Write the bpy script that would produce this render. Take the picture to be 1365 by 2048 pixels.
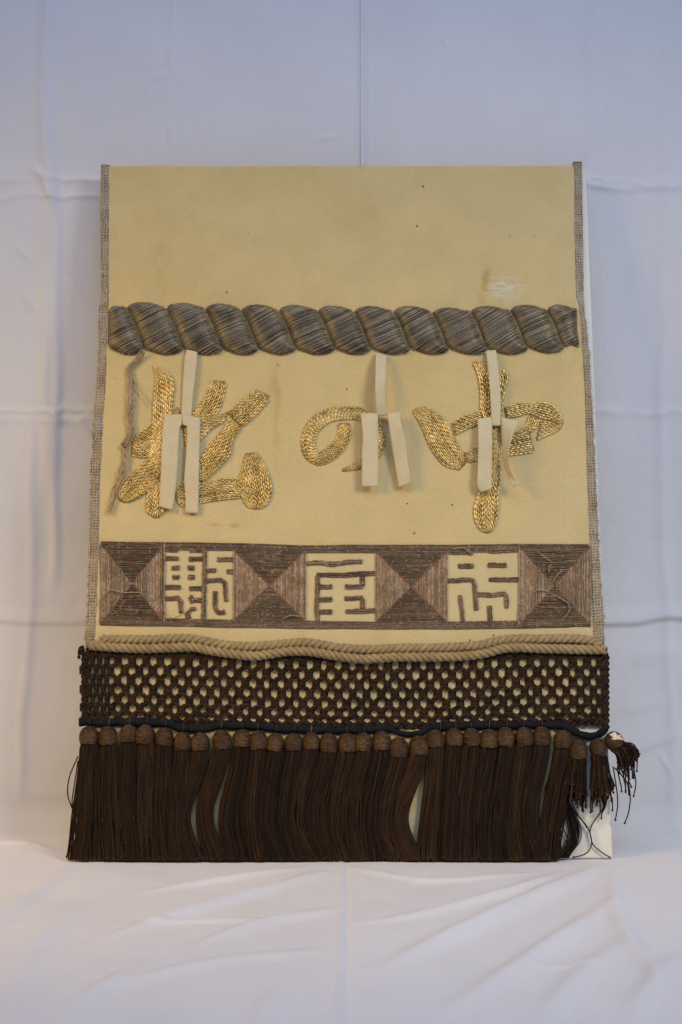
import bpy, math, random
import numpy as np
from mathutils import Vector

for o in list(bpy.data.objects):
    bpy.data.objects.remove(o, do_unlink=True)
random.seed(7)
rng = np.random.default_rng(11)
scene = bpy.context.scene
col = scene.collection

# ------------------------------------------------------------------ camera
CAM_H, DIST, FPX = 0.452, 2.0, 3072.0
cam_d = bpy.data.cameras.new('camera')
cam_d.sensor_fit = 'VERTICAL'; cam_d.sensor_height = 36.0
cam_d.lens = 36.0 * FPX / 2048.0
cam_d.clip_start = 0.05; cam_d.clip_end = 60
cam = bpy.data.objects.new('camera', cam_d); col.objects.link(cam)
cam.location = (0, 0, CAM_H); cam.rotation_euler = (math.pi / 2, 0, 0)
cam_d.dof.use_dof = True; cam_d.dof.focus_distance = 2.08; cam_d.dof.aperture_fstop = 5.6
scene.camera = cam
scene.render.resolution_x, scene.render.resolution_y = 682, 1024
scene.view_settings.view_transform = 'Standard'
scene.view_settings.look = 'None'
scene.view_settings.exposure = 0.12
scene.view_settings.gamma = 1.0

# ------------------------------------------------------------------ light: soft room light, cool window on the right, warm lamp on the left
world = bpy.data.worlds.new('World'); scene.world = world; world.use_nodes = True
bg = world.node_tree.nodes['Background']
bg.inputs[0].default_value = (0.30, 0.51, 1.0, 1); bg.inputs[1].default_value = 0.226

def area(name, loc, target, size, size_y, energy, color):
    d = bpy.data.lights.new(name, 'AREA'); d.shape = 'RECTANGLE'
    d.size, d.size_y, d.energy, d.color = size, size_y, energy, color
    o = bpy.data.objects.new(name, d); col.objects.link(o)
    o.location = loc
    o.rotation_euler = (Vector(target) - Vector(loc)).to_track_quat('-Z', 'Y').to_euler()
    return o
area('ceiling_daylight', (0, 0.6, 2.4), (0, 1.9, 0), 1.2, 1.2, 16.4, (0.52, 0.66, 1.0))
area('right_lamp', (1.5, 0.3, 1.7), (0.13, 2.03, 0.28), 0.8, 0.8, 3.4, (1.0, 0.91, 0.79)).data.spread = math.radians(58)
area('left_lamp', (-1.9, 0.9, 1.5), (-0.26, 2.06, 0.22), 0.8, 0.8, 3.2, (1.0, 0.60, 0.08)).data.spread = math.radians(54)

# ------------------------------------------------------------------ helpers
LEAN_K = 0.2297
LEAN = math.atan(LEAN_K)
def P(px, py):
    """measured point of the flat apron (photo pixels) -> metres on the leaning board (u right, v up the board)"""
    px = np.asarray(px, float); py = np.asarray(py, float)
    dx = (px - 682.5) / FPX; dz = -(py - 1024.0) / FPX
    s = (DIST + LEAN_K * CAM_H) / (1 - LEAN_K * dz)
    return s * dx, (CAM_H + s * dz) / math.cos(LEAN)
MM = 0.001
PX = 0.00068           # metres for one photo pixel, about the middle of the board

def vnoise(x, y, seed=0):
    x = np.asarray(x, float); y = np.asarray(y, float)
    xi = np.floor(x).astype(np.int64); yi = np.floor(y).astype(np.int64)
    xf = x - xi; yf = y - yi
    def h(a, b):
        n = (a * 374761393 + b * 668265263 + seed * 982451653) & 0x7fffffff
        n = ((n ^ (n >> 13)) * 1274126177) & 0x7fffffff
        n = n ^ (n >> 16)
        return (n & 0xffff) / 65535.0
    sx = xf * xf * (3 - 2 * xf); sy = yf * yf * (3 - 2 * yf)
    return ((h(xi, yi) * (1 - sx) + h(xi + 1, yi) * sx) * (1 - sy)
            + (h(xi, yi + 1) * (1 - sx) + h(xi + 1, yi + 1) * sx) * sy) * 2 - 1
def fbm(x, y, seed=0, octs=4):
    r = 0; a = 1.0; t = 0
    for i in range(octs):
        r = r + a * vnoise(np.asarray(x) * 2 ** i, np.asarray(y) * 2 ** i, seed + i * 17); t += a; a *= 0.5
    return r / t

def sstep(a, b, x):
    t = np.clip((x - a) / (b - a), 0, 1); return t * t * (3 - 2 * t)

def smooth(pts, n):
    """Catmull-Rom through points (k, d), n samples by chord length"""
    p = np.asarray(pts, float)
    if len(p) == 2:
        t = np.linspace(0, 1, n)[:, None]; return p[0] * (1 - t) + p[1] * t
    d = np.r_[0, np.cumsum(np.linalg.norm(np.diff(p[:, :2], axis=0), axis=1) + 1e-9)]
    m = np.zeros_like(p)
    m[1:-1] = (p[2:] - p[:-2]) / (d[2:] - d[:-2])[:, None]
    m[0] = (p[1] - p[0]) / (d[1] - d[0]); m[-1] = (p[-1] - p[-2]) / (d[-1] - d[-2])
    q = np.linspace(0, d[-1], n)
    i = np.clip(np.searchsorted(d, q, side='right') - 1, 0, len(p) - 2)
    h = (d[i + 1] - d[i])[:, None]; t = ((q - d[i])[:, None]) / h
    return ((2 * t ** 3 - 3 * t ** 2 + 1) * p[i] + (t ** 3 - 2 * t ** 2 + t) * h * m[i]
            + (-2 * t ** 3 + 3 * t ** 2) * p[i + 1] + (t ** 3 - t ** 2) * h * m[i + 1])

class MB:
    """collects shapes, builds ONE mesh"""
    def __init__(s): s.v = []; s.f = []; s.a = []; s.n = 0
    def add(s, v, f, a=0.0):
        v = np.asarray(v, float); f = np.asarray(f, np.int64)
        s.v.append(v); s.f.append(f + s.n); s.n += len(v)
        s.a.append(np.broadcast_to(np.asarray(a, float), (len(v),)).copy())
    def tube(s, p, r, sides=5, a=0.0, flat=1.0, up=(0, 0, 1), cap=True):
        """p (n,3) in (u, v, w); flat squashes along w"""
        p = np.asarray(p, float); n = len(p)
        r = np.broadcast_to(np.asarray(r, float), (n,))
        t = np.gradient(p, axis=0); t /= np.linalg.norm(t, axis=1)[:, None] + 1e-12
        up = np.asarray(up, float)
        b = np.cross(t, up); nb = np.linalg.norm(b, axis=1)
        alt = np.cross(t, np.array([1.0, 0.1, 0.0])); b = np.where((nb < 1e-3)[:, None], alt, b)
        b /= np.linalg.norm(b, axis=1)[:, None] + 1e-12
        c = np.cross(b, t)
        ang = np.arange(sides) / sides * 2 * math.pi + math.pi / sides
        ring = (p[:, None, :] + r[:, None, None] * (np.cos(ang)[None, :, None] * b[:, None, :]
                + flat * np.sin(ang)[None, :, None] * c[:, None, :])).reshape(-1, 3)
        i = np.arange(n - 1)[:, None] * sides; j = np.arange(sides)[None, :]; k = (j + 1) % sides
        f = np.stack([i + j, i + k, i + sides + k, i + sides + j], -1).reshape(-1, 4)
        av = np.repeat(np.broadcast_to(np.asarray(a, float), (n,)), sides)
        if cap:
            ring = np.vstack([ring, p[:1], p[-1:]]); av = np.r_[av, av[0], av[-1]]
            c0 = n * sides; e = (n - 1) * sides
            jj = np.arange(sides); kk = (jj + 1) % sides
            f = np.vstack([f, np.stack([kk, jj, np.full(sides, c0), np.full(sides, c0)], -1),
                           np.stack([e + jj, e + kk, np.full(sides, c0 + 1), np.full(sides, c0 + 1)], -1)])
        s.add(ring, f, av)
    def grid(s, V, a=0.0):
        """V (m, n, 3)"""
        m, n, _ = V.shape
        i = np.arange(m - 1)[:, None] * n; j = np.arange(n - 1)[None, :]
        f = np.stack([i + j, i + j + 1, i + n + j + 1, i + n + j], -1).reshape(-1, 4)
        a = np.asarray(a, float)
        s.add(V.reshape(-1, 3), f, a.reshape(-1) if a.ndim == 2 else a)
    def build(s, name, material, parent=None, local=True, smooth_shade=True):
        v = np.vstack(s.v); f = np.vstack(s.f); a = np.concatenate(s.a)
        if local:                      # (u, v, w) -> apron's own axes: x right, -y out of the cloth, z up
            v = np.stack([v[:, 0], -v[:, 2], v[:, 1]], -1)
        me = bpy.data.meshes.new(name)
        tri = f[:, 2] == f[:, 3]
        q = f[~tri]; t = f[tri][:, :3]
        loops = np.concatenate([q.reshape(-1), t.reshape(-1)]).astype(np.int32)
        starts = np.concatenate([np.arange(len(q)) * 4, len(q) * 4 + np.arange(len(t)) * 3]).astype(np.int32)
        me.vertices.add(len(v)); me.vertices.foreach_set('co', v.astype(np.float32).ravel())
        me.loops.add(len(loops)); me.loops.foreach_set('vertex_index', loops)
        me.polygons.add(len(starts)); me.polygons.foreach_set('loop_start', starts)
        me.polygons.foreach_set('use_smooth', np.full(len(starts), smooth_shade))
        me.update(calc_edges=True); me.validate()
        at = me.attributes.new('rnd', 'FLOAT', 'POINT'); at.data.foreach_set('value', a.astype(np.float32))
        o = bpy.data.objects.new(name, me); col.objects.link(o)
        me.materials.append(material)
        if parent is not None: o.parent = parent
        return o

def tag(o, label=None, cat=None, kind=None, group=None):
    if label: o['label'] = label
    if cat: o['category'] = cat
    if kind: o['kind'] = kind
    if group: o['group'] = group
    return o

# ------------------------------------------------------------------ materials
def new_mat(name):
    m = bpy.data.materials.new(name); m.use_nodes = True
    nt = m.node_tree
    return m, nt, nt.nodes['Principled BSDF']
def node(nt, typ, **kw):
    n = nt.nodes.new(typ)
    for k, v in kw.items():
        if k.startswith('i_'):
            key = k[2:]; key = int(key) if key.isdigit() else key.replace('_', ' ')
            n.inputs[key].default_value = v
        else: setattr(n, k, v)
    return n
def ramp(nt, stops):
    r = nt.nodes.new('ShaderNodeValToRGB'); e = r.color_ramp.elements
    while len(e) < len(stops): e.new(0.5)
    for el, (p, c) in zip(e, stops): el.position = p; el.color = (*c, 1)
    return r
def thread_mat(name, stops, rough=0.5, metallic=0.0, bump=0.3, scale=900, stretch=(1, 1, 1), sheen=0.0, jitter=0.25, spec=0.5):
    m, nt, b = new_mat(name)
    at = node(nt, 'ShaderNodeAttribute', attribute_name='rnd')
    r = ramp(nt, stops); nt.links.new(at.outputs['Fac'], r.inputs[0])
    tc = node(nt, 'ShaderNodeTexCoord'); mp = node(nt, 'ShaderNodeMapping'); mp.inputs['Scale'].default_value = stretch
    nt.links.new(tc.outputs['Object'], mp.inputs[0])
    nz = node(nt, 'ShaderNodeTexNoise', i_Scale=scale, i_Detail=3.0); nt.links.new(mp.outputs[0], nz.inputs['Vector'])
    nz2 = node(nt, 'ShaderNodeTexNoise', i_Scale=38.0, i_Detail=4.0); nt.links.new(tc.outputs['Object'], nz2.inputs['Vector'])
    ad = node(nt, 'ShaderNodeMath', operation='ADD'); nt.links.new(nz.outputs[0], ad.inputs[0]); nt.links.new(nz2.outputs[0], ad.inputs[1])
    mr = node(nt, 'ShaderNodeMapRange', i_1=0.6, i_2=1.4, i_3=1 - jitter, i_4=1 + jitter); nt.links.new(ad.outputs[0], mr.inputs[0])
    hv = node(nt, 'ShaderNodeHueSaturation'); nt.links.new(r.outputs[0], hv.inputs['Color']); nt.links.new(mr.outputs[0], hv.inputs['Value'])
    nt.links.new(hv.outputs[0], b.inputs['Base Color'])
    b.inputs['Roughness'].default_value = rough; b.inputs['Metallic'].default_value = metallic
    b.inputs['Sheen Weight'].default_value = sheen; b.inputs['Specular IOR Level'].default_value = spec
    bp = node(nt, 'ShaderNodeBump', i_Strength=bump, i_Distance=0.0006); nt.links.new(nz.outputs[0], bp.inputs['Height'])
    nt.links.new(bp.outputs[0], b.inputs['Normal'])
    return m

M = {}
M['silver'] = thread_mat('tarnished_silver_thread', [(0, (0.09, 0.068, 0.042)), (0.35, (0.21, 0.168, 0.102)), (0.6, (0.305, 0.25, 0.163)), (0.75, (0.37, 0.25, 0.115)), (1, (0.72, 0.65, 0.52))], 0.40, 0.45, 0.2, 1400, jitter=0.3)
M['gold'] = thread_mat('gold_thread', [(0, (0.82, 0.60, 0.23)), (0.3, (0.60, 0.43, 0.145)), (0.55, (0.41, 0.285, 0.088)), (0.8, (0.20, 0.125, 0.04)), (1, (0.22, 0.065, 0.022))], 0.34, 0.5, 0.25, 1500, jitter=0.35)
M['violet'] = thread_mat('tarnished_violet_thread', [(0, (0.10, 0.062, 0.028)), (0.3, (0.190, 0.124, 0.058)), (0.6, (0.240, 0.158, 0.094)), (0.85, (0.34, 0.26, 0.185)), (0.95, (0.40, 0.33, 0.26)), (1, (0.36, 0.10, 0.045))], 0.45, 0.3, 0.25, 1500, jitter=0.4)
M['cord'] = thread_mat('tan_cord', [(0, (0.22, 0.145, 0.050)), (0.5, (0.35, 0.25, 0.105)), (1, (0.46, 0.355, 0.185))], 0.6, 0.05, 0.5, 1200, sheen=0.2)
M['brown'] = thread_mat('brown_silk', [(0, (0.007, 0.0035, 0.0017)), (0.6, (0.0215, 0.0106, 0.0047)), (0.85, (0.042, 0.0200, 0.0082)), (1, (0.058, 0.028, 0.0115))], 0.7, 0.0, 0.6, 1600, jitter=0.35, spec=0.15)
M['brown_net'] = thread_mat('brown_net_cord', [(0, (0.015, 0.0078, 0.0040)), (1, (0.050, 0.0255, 0.0120))], 0.7, 0.0, 0.8, 1500, jitter=0.35, spec=0.15)
M['head'] = thread_mat('brown_wound_silk', [(0, (0.026, 0.0125, 0.005)), (0.6, (0.075, 0.039, 0.0155)), (1, (0.17, 0.095, 0.040))], 0.5, 0.1, 0.6, 1500, jitter=0.5, spec=0.3)
M['black'] = thread_mat('black_cotton', [(0, (0.008, 0.009, 0.012)), (1, (0.018, 0.019, 0.022))], 0.9, 0.0, 0.8, 900, spec=0.1)
M['ribbon'] = thread_mat('ribbon_cotton', [(0, (0.565, 0.475, 0.27)), (1, (0.65, 0.565, 0.355))], 0.85, 0.0, 0.35, 1300, jitter=0.05)
M['yarn'] = thread_mat('frayed_yarn', [(0, (0.14, 0.09, 0.045)), (1, (0.50, 0.38, 0.23))], 0.6, 0.2, 0.5, 1200)
M['plaster'] = thread_mat('bare_core', [(0, (0.62, 0.50, 0.36)), (1, (0.75, 0.66, 0.5))], 0.9, 0.0, 0.8, 700)
M['felt'] = thread_mat('ochre_backing', [(0, (0.33, 0.20, 0.06)), (1, (0.40, 0.26, 0.09))], 0.9, 0.0, 0.5, 900)
M['dark_felt'] = thread_mat('dark_backing', [(0, (0.07, 0.05, 0.035)), (1, (0.10, 0.075, 0.05))], 0.9, 0.0, 0.5, 900)
M['speck'] = thread_mat('dark_speck', [(0, (0.13, 0.085, 0.04)), (1, (0.13, 0.085, 0.04))], 0.9, 0.0, 0.5, 900)

def panel_mat():
    m, nt, b = new_mat('cream_wool_cloth')
    at = node(nt, 'ShaderNodeAttribute', attribute_name='rnd')
    # rnd: 0.5 clean, below = brown stain, above = pale worn
    r = ramp(nt, [(0, (0.20, 0.115, 0.04)), (0.25, (0.42, 0.29, 0.10)), (0.5, (0.615, 0.478, 0.208)), (0.8, (0.61, 0.53, 0.32)), (1, (0.66, 0.62, 0.52))])
    nt.links.new(at.outputs['Fac'], r.inputs[0])
    tc = node(nt, 'ShaderNodeTexCoord')
    nz = node(nt, 'ShaderNodeTexNoise', i_Scale=420.0, i_Detail=5.0, i_Roughness=0.65); nt.links.new(tc.outputs['Object'], nz.inputs['Vector'])
    nz2 = node(nt, 'ShaderNodeTexNoise', i_Scale=16.0, i_Detail=6.0, i_Roughness=0.6); nt.links.new(tc.outputs['Object'], nz2.inputs['Vector'])
    ad = node(nt, 'ShaderNodeMath', operation='ADD'); nt.links.new(nz.outputs[0], ad.inputs[0]); nt.links.new(nz2.outputs[0], ad.inputs[1])
    mr = node(nt, 'ShaderNodeMapRange', i_1=0.65, i_2=1.35, i_3=0.90, i_4=1.08); nt.links.new(ad.outputs[0], mr.inputs[0])
    hv = node(nt, 'ShaderNodeHueSaturation'); nt.links.new(r.outputs[0], hv.inputs['Color']); nt.links.new(mr.outputs[0], hv.inputs['Value'])
    nt.links.new(hv.outputs[0], b.inputs['Base Color'])
    b.inputs['Roughness'].default_value = 0.9; b.inputs['Sheen Weight'].default_value = 0.15
    b.inputs['Sheen Roughness'].default_value = 0.5
    nz4 = node(nt, 'ShaderNodeTexNoise', i_Scale=95.0, i_Detail=5.0, i_Roughness=0.7, i_Distortion=0.4); nt.links.new(tc.outputs['Object'], nz4.inputs['Vector'])
    bp0 = node(nt, 'ShaderNodeBump', i_Strength=0.5, i_Distance=0.0018); nt.links.new(nz4.outputs[0], bp0.inputs['Height'])
    bp = node(nt, 'ShaderNodeBump', i_Strength=0.7, i_Distance=0.0008); nt.links.new(nz.outputs[0], bp.inputs['Height']); nt.links.new(bp0.outputs[0], bp.inputs['Normal'])
    nt.links.new(bp.outputs[0], b.inputs['Normal'])
    return m
M['panel'] = panel_mat()

def trim_mat():
    """faded woven braid: tan ground with rows of small blue-grey spots, worn away in places"""
    m, nt, b = new_mat('spotted_braid')
    tc = node(nt, 'ShaderNodeTexCoord'); sp = node(nt, 'ShaderNodeSeparateXYZ'); nt.links.new(tc.outputs['Object'], sp.inputs[0])
    def wave(out, per):
        a = node(nt, 'ShaderNodeMath', operation='MULTIPLY'); a.inputs[1].default_value = 2 * math.pi / per; nt.links.new(out, a.inputs[0])
        s = node(nt, 'ShaderNodeMath', operation='SINE'); nt.links.new(a.outputs[0], s.inputs[0]); return s.outputs[0]
    nzd = node(nt, 'ShaderNodeTexNoise', i_Scale=120.0, i_Detail=2.0); nt.links.new(tc.outputs['Object'], nzd.inputs['Vector'])
    mx = node(nt, 'ShaderNodeMath', operation='MULTIPLY_ADD'); mx.inputs[1].default_value = 0.005
    nt.links.new(nzd.outputs[0], mx.inputs[0]); nt.links.new(sp.outputs['X'], mx.inputs[2])
    nze = node(nt, 'ShaderNodeTexNoise', i_Scale=90.0, i_Detail=3.0); nt.links.new(tc.outputs['Object'], nze.inputs['Vector'])
    mz = node(nt, 'ShaderNodeMath', operation='MULTIPLY_ADD'); mz.inputs[1].default_value = 0.006
    nt.links.new(nze.outputs[0], mz.inputs[0]); nt.links.new(sp.outputs['Z'], mz.inputs[2])
    w1 = wave(mx.outputs[0], 0.0036); w2 = wave(mz.outputs[0], 0.0040)
    pr = node(nt, 'ShaderNodeMath', operation='ADD'); nt.links.new(w1, pr.inputs[0]); nt.links.new(w2, pr.inputs[1])
    nz = node(nt, 'ShaderNodeTexNoise', i_Scale=55.0, i_Detail=6.0, i_Roughness=0.7); nt.links.new(tc.outputs['Object'], nz.inputs['Vector'])
    ad = node(nt, 'ShaderNodeMath', operation='MULTIPLY_ADD'); ad.inputs[1].default_value = 7.5
    nt.links.new(nz.outputs[0], ad.inputs[0]); nt.links.new(pr.outputs[0], ad.inputs[2])
    mr = node(nt, 'ShaderNodeMapRange', i_1=3.9, i_2=5.6); nt.links.new(ad.outputs[0], mr.inputs[0])
    nz3 = node(nt, 'ShaderNodeTexNoise', i_Scale=30.0, i_Detail=5.0); nt.links.new(tc.outputs['Object'], nz3.inputs['Vector'])
    r = ramp(nt, [(0.3, (0.36, 0.25, 0.125)), (0.5, (0.43, 0.345, 0.215)), (0.7, (0.46, 0.41, 0.31))]); nt.links.new(nz3.outputs[0], r.inputs[0])
    mix = node(nt, 'ShaderNodeMix', data_type='RGBA'); mix.inputs[7].default_value = (0.135, 0.122, 0.108, 1)
    nt.links.new(mr.outputs[0], mix.inputs[0]); nt.links.new(r.outputs[0], mix.inputs[6])
    nt.links.new(mix.outputs[2], b.inputs['Base Color']); b.inputs['Roughness'].default_value = 0.9
    bp = node(nt, 'ShaderNodeBump', i_Strength=0.6, i_Distance=0.0008); nt.links.new(ad.outputs[0], bp.inputs['Height']); nt.links.new(bp.outputs[0], b.inputs['Normal'])
    return m
M['trim'] = trim_mat()

def sheet_mat(name, base):
    m, nt, b = new_mat(name)
    tc = node(nt, 'ShaderNodeTexCoord')
    nz = node(nt, 'ShaderNodeTexNoise', i_Scale=5.0, i_Detail=6.0, i_Roughness=0.6, i_Distortion=0.6); nt.links.new(tc.outputs['Object'], nz.inputs['Vector'])
    nz1 = node(nt, 'ShaderNodeTexNoise', i_Scale=700.0, i_Detail=2.0); nt.links.new(tc.outputs['Object'], nz1.inputs['Vector'])
    nz2 = node(nt, 'ShaderNodeTexNoise', i_Scale=22.0, i_Detail=5.0, i_Roughness=0.55, i_Distortion=1.2); nt.links.new(tc.outputs['Object'], nz2.inputs['Vector'])
    mr = node(nt, 'ShaderNodeMapRange', i_1=0.3, i_2=0.7, i_3=0.96, i_4=1.03); nt.links.new(nz.outputs[0], mr.inputs[0])
    hv = node(nt, 'ShaderNodeHueSaturation'); hv.inputs['Color'].default_value = (*base, 1); nt.links.new(mr.outputs[0], hv.inputs['Value'])
    nt.links.new(hv.outputs[0], b.inputs['Base Color']); b.inputs['Roughness'].default_value = 0.85
    b1 = node(nt, 'ShaderNodeBump', i_Strength=0.28, i_Distance=0.004); nt.links.new(nz2.outputs[0], b1.inputs['Height'])
    b2 = node(nt, 'ShaderNodeBump', i_Strength=0.3, i_Distance=0.0006); nt.links.new(nz1.outputs[0], b2.inputs['Height']); nt.links.new(b1.outputs[0], b2.inputs['Normal'])
    nt.links.new(b2.outputs[0], b.inputs['Normal'])
    return m
M['sheet'] = sheet_mat('white_cotton_sheet', (0.68, 0.68, 0.685))
M['ground'] = sheet_mat('white_cotton_ground_sheet', (0.785, 0.775, 0.78))
M['board'] = sheet_mat('white_board', (0.76, 0.74, 0.64))

# ------------------------------------------------------------------ setting: white sheet hung behind, white sheet on the ground
def axis(lo, a, b, hi, fine, coarse):
    return np.unique(np.r_[np.arange(lo, a, coarse), np.arange(a, b, fine), np.arange(b, hi + coarse, coarse)])
WALL = 2.245
def wx(px): return (px - 682.5) / FPX * WALL
def wz(py): return CAM_H - (py - 1024) / FPX * WALL
def build_backdrop():
    X = np.unique(np.r_[axis(-1.7, -0.56, 0.56, 1.7, 0.0034, 0.03), np.arange(0.004, 0.060, 0.0011)]); Z = axis(-0.03, 0.0, 1.26, 2.2, 0.0030, 0.03)
    XX, ZZ = np.meshgrid(X, Z)
    px = XX / WALL * FPX + 682.5; py = 1024 - (ZZ - CAM_H) / WALL * FPX
    out = np.zeros_like(XX)                                # towards the camera, metres
    g = lambda d, w: np.exp(-(d / w) ** 2)
    # hard vertical pressed crease, upper half
    c = 727 + 3 * vnoise(py / 160, py * 0, 3)
    out += 0.0034 * g(px - c, 9) * sstep(1500, 300, py)
    out += -0.0050 * np.exp(-np.abs(px - c) / 45) * sstep(c - 6, c + 12, px) * sstep(1500, 300, py)
    # soft vertical creases
    for x0, w, amp, lo, hi in ((342, 5, .0010, -200, 420), (300, 9, .0010, 100, 500), (92, 14, .0030, -300, 900), (110, 10, .0022, 330, 1100), (1178, 6, .0014, -200, 500), (1330, 12, .0014, -200, 1700), (60, 10, .0015, 800, 1500)):
        cc = x0 + 6 * vnoise(py / 110, py * 0, int(x0))
        out += 1.7 * amp * g(px - cc, w) * sstep(lo - 60, lo + 60, py) * sstep(hi + 120, hi, py)
    # pressed horizontal fold lines
    for y0, w, amp, xs in ((357, 5, .0016, 0), (392, 5, .0018, 0), (372, 7, .0024, 1), (360, 5, .0014, 1), (820, 5, .0020, 0), (838, 8, .0014, 0), (824, 8, .0016, 1)):
        side = sstep(640, 560, px) if xs == 0 else sstep(720, 800, px)
        yy = y0 + 4 * vnoise(px / 45, px * 0, int(y0)) + 3 * vnoise(px / 14, px * 0, int(y0) + 2)
        out += 1.7 * amp * g(py - yy, w) * side * (0.7 + 0.5 * vnoise(px / 60, px * 0, 9))
    # tuck near the bottom: cloth comes forward, then drops back
    yr = 1241 + 5 * vnoise(px / 70, px * 0, 21) - 6 * sstep(1250, 1365, px)
    ampR = 0.0025 + 0.0055 * sstep(900, 1150, px) + 0.0012 * sstep(300, 100, px)
    prof = sstep(yr - 34, yr - 4, py) * sstep(yr + 11, yr - 1, py)
    out += ampR * (0.35 * sstep(yr - 120, yr, py) * sstep(yr + 11, yr - 1, py) + 0.65 * prof)
    # small wrinkle fans
    def seg(ax, ay, bx, by, w, amp):
        nonlocal out
        dx, dy = bx - ax, by - ay; L2 = dx * dx + dy * dy
        t = np.clip(((px - ax) * dx + (py - ay) * dy) / L2, 0, 1)
        d = np.hypot(px - ax - t * dx, py - ay - t * dy)
        out += 1.5 * amp * g(d, w) * np.sin(math.pi * np.clip(t, 0.05, 0.95))
    for s_ in ((85, 350, 110, 420, 6, .003), (90, 818, 130, 846, 5, .003), (60, 330, 90, 356, 8, .003), (150, 835, 195, 890, 7, .002), (20, 480, 70, 530, 6, .0012), (110, 530, 190, 620, 6, .0012), (30, 560, 80, 640, 8, .0012),
               (300, 165, 345, 135, 5, .0014), (630, 278, 680, 270, 4, .001), (880, 60, 900, 100, 4, .0012), (1230, 1500, 1365, 1450, 9, .003), (1215, 1420, 1330, 1390, 12, .002), (1300, 1490, 1330, 1540, 5, .0015),
               (1250, 1320, 1365, 1290, 20, .003), (40, 1560, 170, 1580, 14, .0015), (1230, 1650, 1365, 1640, 9, .003), (1200, 150, 1240, 260, 8, .001)): seg(*s_)
    out += 0.010 * fbm(XX * 3.0 + 5, ZZ * 1.2, 31, 3) * sstep(0.0, 0.25, ZZ)
    out += 0.0010 * fbm(XX * 16, ZZ * 9, 47, 3)
    base = WALL + 0.006 - 0.075 * (1 - sstep(-0.02, 0.42, ZZ))
    base -= 0.05 * np.clip(1 - (ZZ + 0.02) / 0.06, 0, 1) ** 2          # swings forward onto the ground
    Y = base - out
    # cloth stays behind the leaning board (0.34 m half width, 0.95 m tall)
    back = DIST + LEAN_K * ZZ + 0.012
    near = (np.abs(XX) < 0.37) & (ZZ < 0.97)
    Y = np.where(near, np.maximum(Y, back), Y)
    b = MB(); b.grid(np.stack([XX, Y, ZZ], -1)[:, ::-1])
    o = b.build('backdrop_sheet', M['sheet'], local=False)
    return tag(o, kind='structure')
build_backdrop()

def build_ground():
    X = axis(-1.7, -0.60, 0.60, 1.7, 0.004, 0.02); Y = np.unique(np.r_[np.arange(-0.3, 1.25, 0.03), np.arange(1.25, 2.186, 0.004)])
    XX, YY = np.meshgrid(X, Y)
    z = np.zeros_like(XX)
    Yc = np.maximum(YY, 0.9)
    px = XX / Yc * FPX + 682.5; py = 1024 + CAM_H * FPX / Yc
    g = lambda d, w: np.exp(-(d / w) ** 2)
    z += 0.0030 * g(XX - 0.001 - 0.002 * vnoise(YY * 9, YY * 0, 5), 0.0028)          # pressed fold running to the viewer
    z -= 0.0018 * g(XX - 0.007, 0.005)
    def fl(p): Yf = CAM_H * FPX / (p[1] - 1024); return ((p[0] - 682.5) / FPX * Yf, Yf)
    def ridge(pts, w, amp, tw=1.0):
        nonlocal z
        q = smooth([fl(p) for p in pts], 14)
        best = np.full(XX.shape, 9.0); tt = np.zeros_like(XX)
        for k in range(len(q) - 1):
            ax, ay = q[k]; dx, dy = q[k + 1] - q[k]; L2 = dx * dx + dy * dy
            t = np.clip(((XX - ax) * dx + (YY - ay) * dy) / L2, 0, 1)
            d = np.hypot(XX - ax - t * dx, YY - ay - t * dy)
            u = d < best; best = np.where(u, d, best); tt = np.where(u, (k + t) / (len(q) - 1), tt)
        z += 1.35 * amp * g(best, w * 0.78) * np.sin(math.pi * (0.06 + 0.88 * tt))
    for pts, w, amp in (([(640, 1745), (500, 1790), (330, 1840), (210, 1880)], .012, .0060), ([(600, 1735), (440, 1760), (300, 1782)], .010, .0040),
                        ([(680, 1815), (520, 1850), (380, 1900)], .014, .0045), ([(640, 1900), (420, 1930), (200, 1975)], .014, .0035), ([(300, 1925), (180, 1990), (110, 2048)], .014, .004),
                        ([(1190, 1735), (1050, 1800), (900, 1870), (760, 1940)], .018, .0075), ([(1120, 1745), (980, 1790), (800, 1835), (720, 1845)], .012, .0045), ([(1230, 1800), (1080, 1900), (900, 2020)], .016, .0055),
                        ([(1225, 1735), (1240, 1840), (1290, 1920), (1365, 2010)], .016, .005), ([(1250, 1880), (1150, 1960), (1080, 2048)], .018, .005), ([(1365, 1900), (1290, 1990), (1260, 2048)], .016, .004),
                        ([(700, 1735), (860, 1760), (1060, 1745)], .010, .003), ([(130, 1740), (60, 1790), (-40, 1850)], .016, .004), ([(150, 1800), (60, 1900), (20, 2000)], .02, .003), ([(560, 1985), (520, 2048), (500, 2090)], .016, .003),
                        ([(-60, 1690), (60, 1690), (110, 1705)], .010, .004), ([(560, 1840), (380, 1845), (250, 1850)], .009, .0025), ([(1060, 1925), (1120, 1930), (1200, 1925)], .007, .002)):
        ridge(pts, w, amp)
    z += 0.0040 * fbm(XX * 5, YY * 5, 77, 4)
    keep = 1 - 0.93 * ((np.abs(XX) < 0.42)) * g(YY - 2.02, 0.05)                    # pressed flat under the board
    z = z * keep - 0.0008
    b = MB(); b.grid(np.stack([XX, YY, z], -1)[:, :])
    o = b.build('ground_sheet', M['ground'], local=False)
    return tag(o, kind='structure')
build_ground()

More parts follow.
